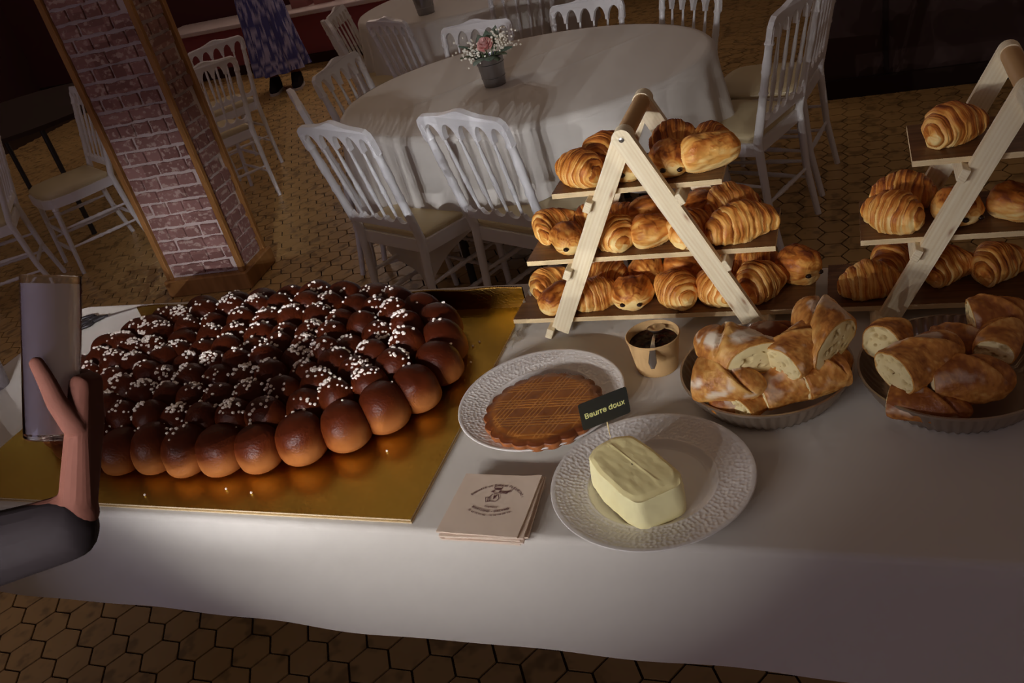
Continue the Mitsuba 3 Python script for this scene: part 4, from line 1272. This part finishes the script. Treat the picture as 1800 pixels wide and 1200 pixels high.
for i in range(230):
    side_ = -1 if i % 2 else 1
    a = rng.normal(0, 0.026, 3) * [1, 1, 0.8]
    gy.append((gs.vertices * (0.0035 + 0.002 * rng.random()) + bs + [side_ * 0.062, -0.005 + 0.015 * side_, 0.055 + 0.01 * side_] + a, np.array(gs.faces)))
k = put('gypsophila', col(join(*gy), lin(228, 222, 206)), 'm_matte', False, parent=bq)
labels[k] = {'label': 'tiny white gypsophila blossoms', 'kind': 'stuff'}
for i, (a, el, L) in enumerate(((-1.2, -0.1, 0.062), (-2.0, -0.25, 0.065), (-0.4, 0.0, 0.07), (0.3, 0.1, 0.07), (2.9, -0.1, 0.075), (-2.6, 0.15, 0.085), (1.8, 0.9, 0.08), (1.2, 1.0, 0.09), (-0.8, -0.3, 0.055), (3.6, 0.5, 0.09), (2.2, 0.6, 0.085))):
    U, W2 = np.meshgrid(np.linspace(0, 1, 12), np.linspace(-1, 1, 5), indexing='ij')
    w = 0.024 * np.sin(np.clip(U, 0, 1) ** 0.8 * PI) ** 0.8 + 0.0005
    v = np.stack([L * U, W2 * w, 0.010 * np.sin(U * 2.5) - 0.006 * W2 ** 2], -1).reshape(-1, 3)
    st = bs + [0.03 * math.cos(a), 0.03 * math.sin(a), 0.020 + 0.015 * (el > 0.4)]
    put('leaf', col(xf((v, grid_faces(12, 5, False)), mat(st, math.degrees(a), 20 * math.sin(i * 3), -math.degrees(el))), lin(*((96, 112, 98), (112, 122, 110), (78, 84, 66))[i % 3])), 'm_matte', True, parent=bq)

# ------------------------------------------------------------------ dim things at the left end of the buffet
bqx = thing('bouquet', 'white gypsophila in a low pot at the dark left end of the buffet', 'bouquet')
put('pot', col(xf(lathe([(0, 0), (0.035, 0), (0.043, 0.07), (0.045, 0.075), (0.041, 0.075), (0.034, 0.006), (0, 0.006)], 32), mat((-2.02, 1.30, Z0))), lin(120, 112, 116)), 'm_satin', 40, parent=bqx)
put('stems', col(join(*[tube([(-2.02, 1.30, Z0 + 0.01), (-2.02 + 0.02 * math.cos(a), 1.30 + 0.02 * math.sin(a), Z0 + 0.09), (-2.02 + 0.05 * math.cos(a), 1.30 + 0.05 * math.sin(a), Z0 + 0.13)], 0.0016, 6) for a in np.arange(9) * 0.7]), lin(84, 98, 66)), 'm_matte', 40, parent=bqx)
ball = trimesh.creation.icosphere(1)
gy2 = []
for i in range(150):
    a = rng.normal(0, 1, 3); a /= np.linalg.norm(a)
    gy2.append((ball.vertices * (0.004 + 0.003 * rng.random()) + a * np.array([0.065, 0.065, 0.045]) * (0.6 + 0.4 * rng.random()) + [-2.02, 1.30, Z0 + 0.135], np.array(ball.faces)))
k = put('gypsophila', col(join(*gy2), lin(220, 214, 206)), 'm_matte', False, parent=bqx)
labels[k] = {'label': 'tiny white blossoms', 'kind': 'stuff'}

# ------------------------------------------------------------------ the standing person at the far left
pe = thing('person', 'person standing by the pink bench in a long blue patterned skirt and dark trainers', 'person')
fx, fy = -4.74, 6.95
J = {}


def bone(points):
    hulls = []
    for (a, ra), (b, rb) in zip(points[:-1], points[1:]):
        sa_ = m3.Manifold.sphere(ra, 24).translate(list(a)); sb_ = m3.Manifold.sphere(rb, 24).translate(list(b))
        hulls.append(m3.Manifold.batch_hull([sa_, sb_]))
    return hulls


hs = []
for s in (-1, 1):
    hs += bone([((s * 0.10, 0.01, 0.075), 0.038), ((s * 0.10, 0.0, 0.28), 0.055), ((s * 0.095, -0.01, 0.48), 0.058), ((s * 0.085, 0.0, 0.86), 0.088)])
    hs += bone([((s * 0.10, 0.02, 0.045), 0.036), ((s * 0.105, -0.13, 0.035), 0.030)])
    hs += bone([((s * 0.175, 0.0, 1.38), 0.048), ((s * 0.23, 0.0, 1.12), 0.042), ((s * 0.22, -0.14, 0.98), 0.030), ((s * 0.19, -0.20, 0.96), 0.026)])
    for j in range(4):
        hs += bone([((s * 0.19 - s * 0.012 * j, -0.20, 0.965 - 0.006 * j), 0.010), ((s * 0.17 - s * 0.012 * j, -0.255, 0.955 - 0.006 * j), 0.0085), ((s * 0.15 - s * 0.012 * j, -0.275, 0.945 - 0.006 * j), 0.0075)])
    hs += bone([((s * 0.18, -0.205, 0.975), 0.011), ((s * 0.15, -0.235, 0.985), 0.009)])
hs += bone([((0, 0.0, 0.92), 0.13), ((0, 0.0, 1.08), 0.115), ((0, 0.0, 1.28), 0.135), ((0, 0.01, 1.40), 0.085), ((0, 0.0, 1.48), 0.050), ((0, -0.01, 1.56), 0.055)])
hs += bone([((0, -0.015, 1.60), 0.088), ((0, 0.005, 1.65), 0.092)]) + bone([((0, -0.095, 1.60), 0.012), ((0, -0.085, 1.635), 0.009)])
body = m3.Manifold.batch_boolean(hs, m3.OpType.Add).refine_to_length(0.03)
mm = body.to_mesh()
bm = trimesh.Trimesh(np.array(mm.vert_properties)[:, :3], np.array(mm.tri_verts))
trimesh.smoothing.filter_taubin(bm, iterations=8)
PMx = mat((fx, fy, 0.0), 20)
put('body', col((np.array(bm.vertices), np.array(bm.faces)), lin(120, 78, 62)), 'm_matte', True, M=PMx, parent=pe)
n = 96
th = np.arange(n) / n * 2 * PI
rings = []
for z, rx_, ry_, rip in ((0.17, 0.235, 0.20, 0.030), (0.30, 0.225, 0.19, 0.026), (0.5, 0.21, 0.175, 0.018), (0.7, 0.20, 0.165, 0.012), (0.88, 0.185, 0.155, 0.006), (1.0, 0.160, 0.140, 0.0), (1.03, 0.155, 0.135, 0.0)):
    k_ = 1 + rip / 0.2 * np.sin(th * 9 + z * 4)
    rings.append(np.stack([rx_ * k_ * np.cos(th), ry_ * k_ * np.sin(th), np.full(n, z)], 1))
V = np.vstack(rings)
F = grid_faces(7, n)
tmx = trimesh.Trimesh(V, F, process=False).subdivide().subdivide()
V, F = np.array(tmx.vertices), np.array(tmx.faces)
pt = sstep(0.5, 0.58, fb(V, 38, 2))
put('skirt', (V, F, lerp(lin(86, 86, 146), lin(182, 178, 210), pt)), 'm_matte', True, M=PMx, parent=pe)
tp = [(0.0, 0.0, 0.98, 0.160, 0.140), (0, 0, 1.1, 0.152, 0.128), (0, 0, 1.28, 0.19, 0.145), (0, 0.005, 1.40, 0.15, 0.10), (0, 0.005, 1.44, 0.075, 0.065)]
V = np.vstack([np.stack([x + a * np.cos(th), y + b * np.sin(th), np.full(n, z)], 1) for x, y, z, a, b in tp])
put('blouse', col((V, grid_faces(len(tp), n)), lin(70, 66, 84)), 'm_matte', True, M=PMx, parent=pe)
hv = IV * [0.102, 0.108, 0.115] + [0, 0.02, 1.655]
put('hair', col((np.where((hv[:, 1:2] < -0.05) & (hv[:, 2:] < 1.68), hv * [1, 0.75, 1] + [0, 0.01, 0.0], hv), IF), lin(56, 36, 28)), 'm_matte', True, M=PMx, parent=pe)
for s in (-1, 1):
    for z in (1.615,):
        put('eye', col((IV * 0.011 + [s * 0.034, -0.094, z], IF), lin(40, 30, 28)), 'm_gloss', True, M=PMx, parent=pe)
    hull_ = m3.Manifold.batch_hull([m3.Manifold.sphere(0.045, 20).translate([s * 0.10, 0.025, 0.045]), m3.Manifold.sphere(0.040, 20).translate([s * 0.105, -0.14, 0.038]), m3.Manifold.sphere(0.048, 20).translate([s * 0.10, 0.01, 0.10])])
    hm = hull_.trim_by_plane([0, 0, 1], 0.018).to_mesh()
    sh = put('shoe', col((np.array(hm.vert_properties)[:, :3], np.array(hm.tri_verts)), lin(38, 32, 36)), 'm_matte', 40, M=PMx, parent=pe)
    sole = extr(sg.LineString([(s * 0.10, 0.03), (s * 0.105, -0.145)]).buffer(0.046, 12), 0.020)
    k = put('sole', col(sole, lin(190, 180, 172)), 'm_matte', 40, M=PMx, parent=sh)
    part_label(k, 'white rubber sole')

# ------------------------------------------------------------------ the guest at the left edge of the frame, a glass in the hand
p2 = thing('person', 'person at the left edge in dark clothes, forearm reaching in with a tall glass', 'person')
G0, G1 = np.array([-0.984, 0.662, 1.125]), np.array([-0.972, 0.772, 1.305])
ga = (G1 - G0) / np.linalg.norm(G1 - G0)
ge = np.cross(ga, [0, 0, 1.0]); ge /= np.linalg.norm(ge)      # to the right of the glass, seen from the camera
gf = np.cross(ga, ge)
if gf @ (EYE - G0) < 0:
    gf = -gf                                                  # towards the camera
if ge[0] < 0:
    ge = -ge
GL = np.linalg.norm(G1 - G0)


def around(deg, h, r):
    a = math.radians(deg)
    return tuple(G0 + ga * h + r * (math.cos(a) * ge + math.sin(a) * gf))


hs = []
QX, QY = -1.78, 0.34                                          # where the guest stands
FEET = ((QX + 0.09, QY + 0.06), (QX - 0.07, QY - 0.06))
for (x0, y0) in FEET:
    hs += bone([((x0, y0, 0.08), 0.042), ((x0 - 0.02, y0 - 0.02, 0.46), 0.062), ((x0 - 0.02, y0 - 0.02, 0.84), 0.090)])
    hs += bone([((x0, y0, 0.05), 0.038), ((x0 + 0.09, y0 + 0.10, 0.038), 0.032)])
hs += bone([((QX, QY, 0.90), 0.13), ((QX, QY + 0.01, 1.05), 0.118), ((QX, QY + 0.02, 1.23), 0.135), ((QX, QY + 0.02, 1.35), 0.082), ((QX, QY + 0.02, 1.43), 0.052), ((QX + 0.005, QY + 0.025, 1.51), 0.055)])
hs += bone([((QX + 0.015, QY + 0.035, 1.55), 0.086), ((QX + 0.005, QY + 0.02, 1.60), 0.090)]) + bone([((QX + 0.075, QY + 0.085, 1.545), 0.012), ((QX + 0.07, QY + 0.08, 1.575), 0.009)])
wrist = (-0.945, 0.612, 1.045)
elbow, shoulder = (-1.280, 0.430, 1.030), (QX + 0.16, QY - 0.02, 1.315)
elbow2, shoulder2 = (QX - 0.20, QY + 0.10, 1.06), (QX - 0.13, QY + 0.11, 1.315)
hs += bone([(shoulder, 0.050), (elbow, 0.042), (wrist, 0.027)])
hs += bone([(shoulder2, 0.050), (elbow2, 0.042), ((QX - 0.12, QY + 0.24, 0.90), 0.028), ((QX - 0.09, QY + 0.29, 0.87), 0.024)])
palm = [around(0, 0.012, 0.053), around(-4, 0.072, 0.051), around(-34, 0.020, 0.051), around(-34, 0.074, 0.049)]
hs += [m3.Manifold.batch_hull([m3.Manifold.sphere(0.014, 20).translate(list(q)) for q in palm] + [m3.Manifold.sphere(0.024, 20).translate(list(wrist))])]
for j, (h, L) in enumerate(((0.076, 1.0), (0.057, 1.1), (0.038, 1.03), (0.020, 0.85))):
    hs += bone([(around(-36, h, 0.049), 0.0105), (around(-36 - 50 * L, h + 0.002, 0.048), 0.0098), (around(-36 - 92 * L, h + 0.003, 0.047), 0.0088), (around(-36 - 122 * L, h + 0.003, 0.0455), 0.0075)])
hs += bone([(around(8, 0.020, 0.054), 0.0150), (around(30, 0.052, 0.053), 0.0125), (around(44, 0.082, 0.050), 0.0105), (around(56, 0.100, 0.0475), 0.0088)])
body = m3.Manifold.batch_boolean(hs, m3.OpType.Add).refine_to_length(0.010)
mm = body.to_mesh()
bm = trimesh.Trimesh(np.array(mm.vert_properties)[:, :3], np.array(mm.tri_verts))
trimesh.smoothing.filter_taubin(bm, iterations=6)
put('body', col((np.array(bm.vertices), np.array(bm.faces)), lin(72, 40, 31)), 'm_matte', True, parent=p2)
n = 72
th = np.arange(n) / n * 2 * PI


def hull_dress(key, hl, c):
    b = m3.Manifold.batch_boolean(hl, m3.OpType.Add).refine_to_length(0.03).to_mesh()
    q = trimesh.Trimesh(np.array(b.vert_properties)[:, :3], np.array(b.tri_verts))
    trimesh.smoothing.filter_taubin(q, iterations=8)
    put(key, col((np.array(q.vertices), np.array(q.faces)), lin(*c)), 'm_matte', True, parent=p2)


hull_dress('jacket', bone([((QX, QY, 0.84), 0.152), ((QX, QY + 0.01, 1.05), 0.142), ((QX, QY + 0.02, 1.24), 0.155), ((QX, QY + 0.02, 1.34), 0.098)])
           + bone([(shoulder, 0.066), (elbow, 0.064), ((-0.960, 0.594, 1.030), 0.042)])
           + bone([(shoulder2, 0.066), (elbow2, 0.058), ((QX - 0.13, QY + 0.225, 0.915), 0.042)]), (20, 12, 14))
tr = []
for (x0, y0) in FEET:
    tr += bone([((x0, y0, 0.13), 0.070), ((x0 - 0.02, y0 - 0.02, 0.46), 0.080), ((x0 - 0.02, y0 - 0.02, 0.84), 0.108)])
hull_dress('trousers', tr, (18, 14, 18))
put('hair', col((IV * [0.102, 0.102, 0.103] + [QX - 0.015, QY, 1.61], IF), lin(40, 26, 20)), 'm_matte', True, parent=p2)
for (x0, y0) in FEET:
    hull_ = m3.Manifold.batch_hull([m3.Manifold.sphere(0.048, 20).translate([x0 - 0.01, y0 - 0.01, 0.050]), m3.Manifold.sphere(0.042, 20).translate([x0 + 0.10, y0 + 0.11, 0.042])]).trim_by_plane([0, 0, 1], 0.002)
    hm = hull_.to_mesh()
    put('shoe', col((np.array(hm.vert_properties)[:, :3], np.array(hm.tri_verts)), lin(26, 22, 24)), 'm_satin', 40, parent=p2)
for e in (-0.034, 0.034):
    put('eye', col((IV * 0.010 + [QX + 0.066 + e * 0.72 , QY + 0.094 - e * 0.70, 1.565], IF), lin(40, 30, 28)), 'm_gloss', True, parent=p2)
gm = np.eye(4); gm[:3, 0], gm[:3, 1], gm[:3, 2], gm[:3, 3] = ge, np.cross(ga, ge), ga, G0
m = lathe([(0, 0), (0.031, 0), (0.0335, 0.003), (0.0365, GL - 0.002), (0.0362, GL), (0.0345, GL), (0.0315, 0.008), (0, 0.007)], 48)
k = put('drinking_glass', xf(m, gm), 'm_glass', 40)
tell(k, 'tall drinking glass held up by the hand at the left edge', 'glass')
m = lathe([(0, 0.0085), (0.0311, 0.0085), (0.0339, GL * 0.95), (0, GL * 0.95)], 48)
k = put('drink', col(xf(m, gm), lin(206, 198, 204)), 'm_satin', 40)
tell(k, 'cloudy grey drink filling the tall glass held at the left edge', 'drink')
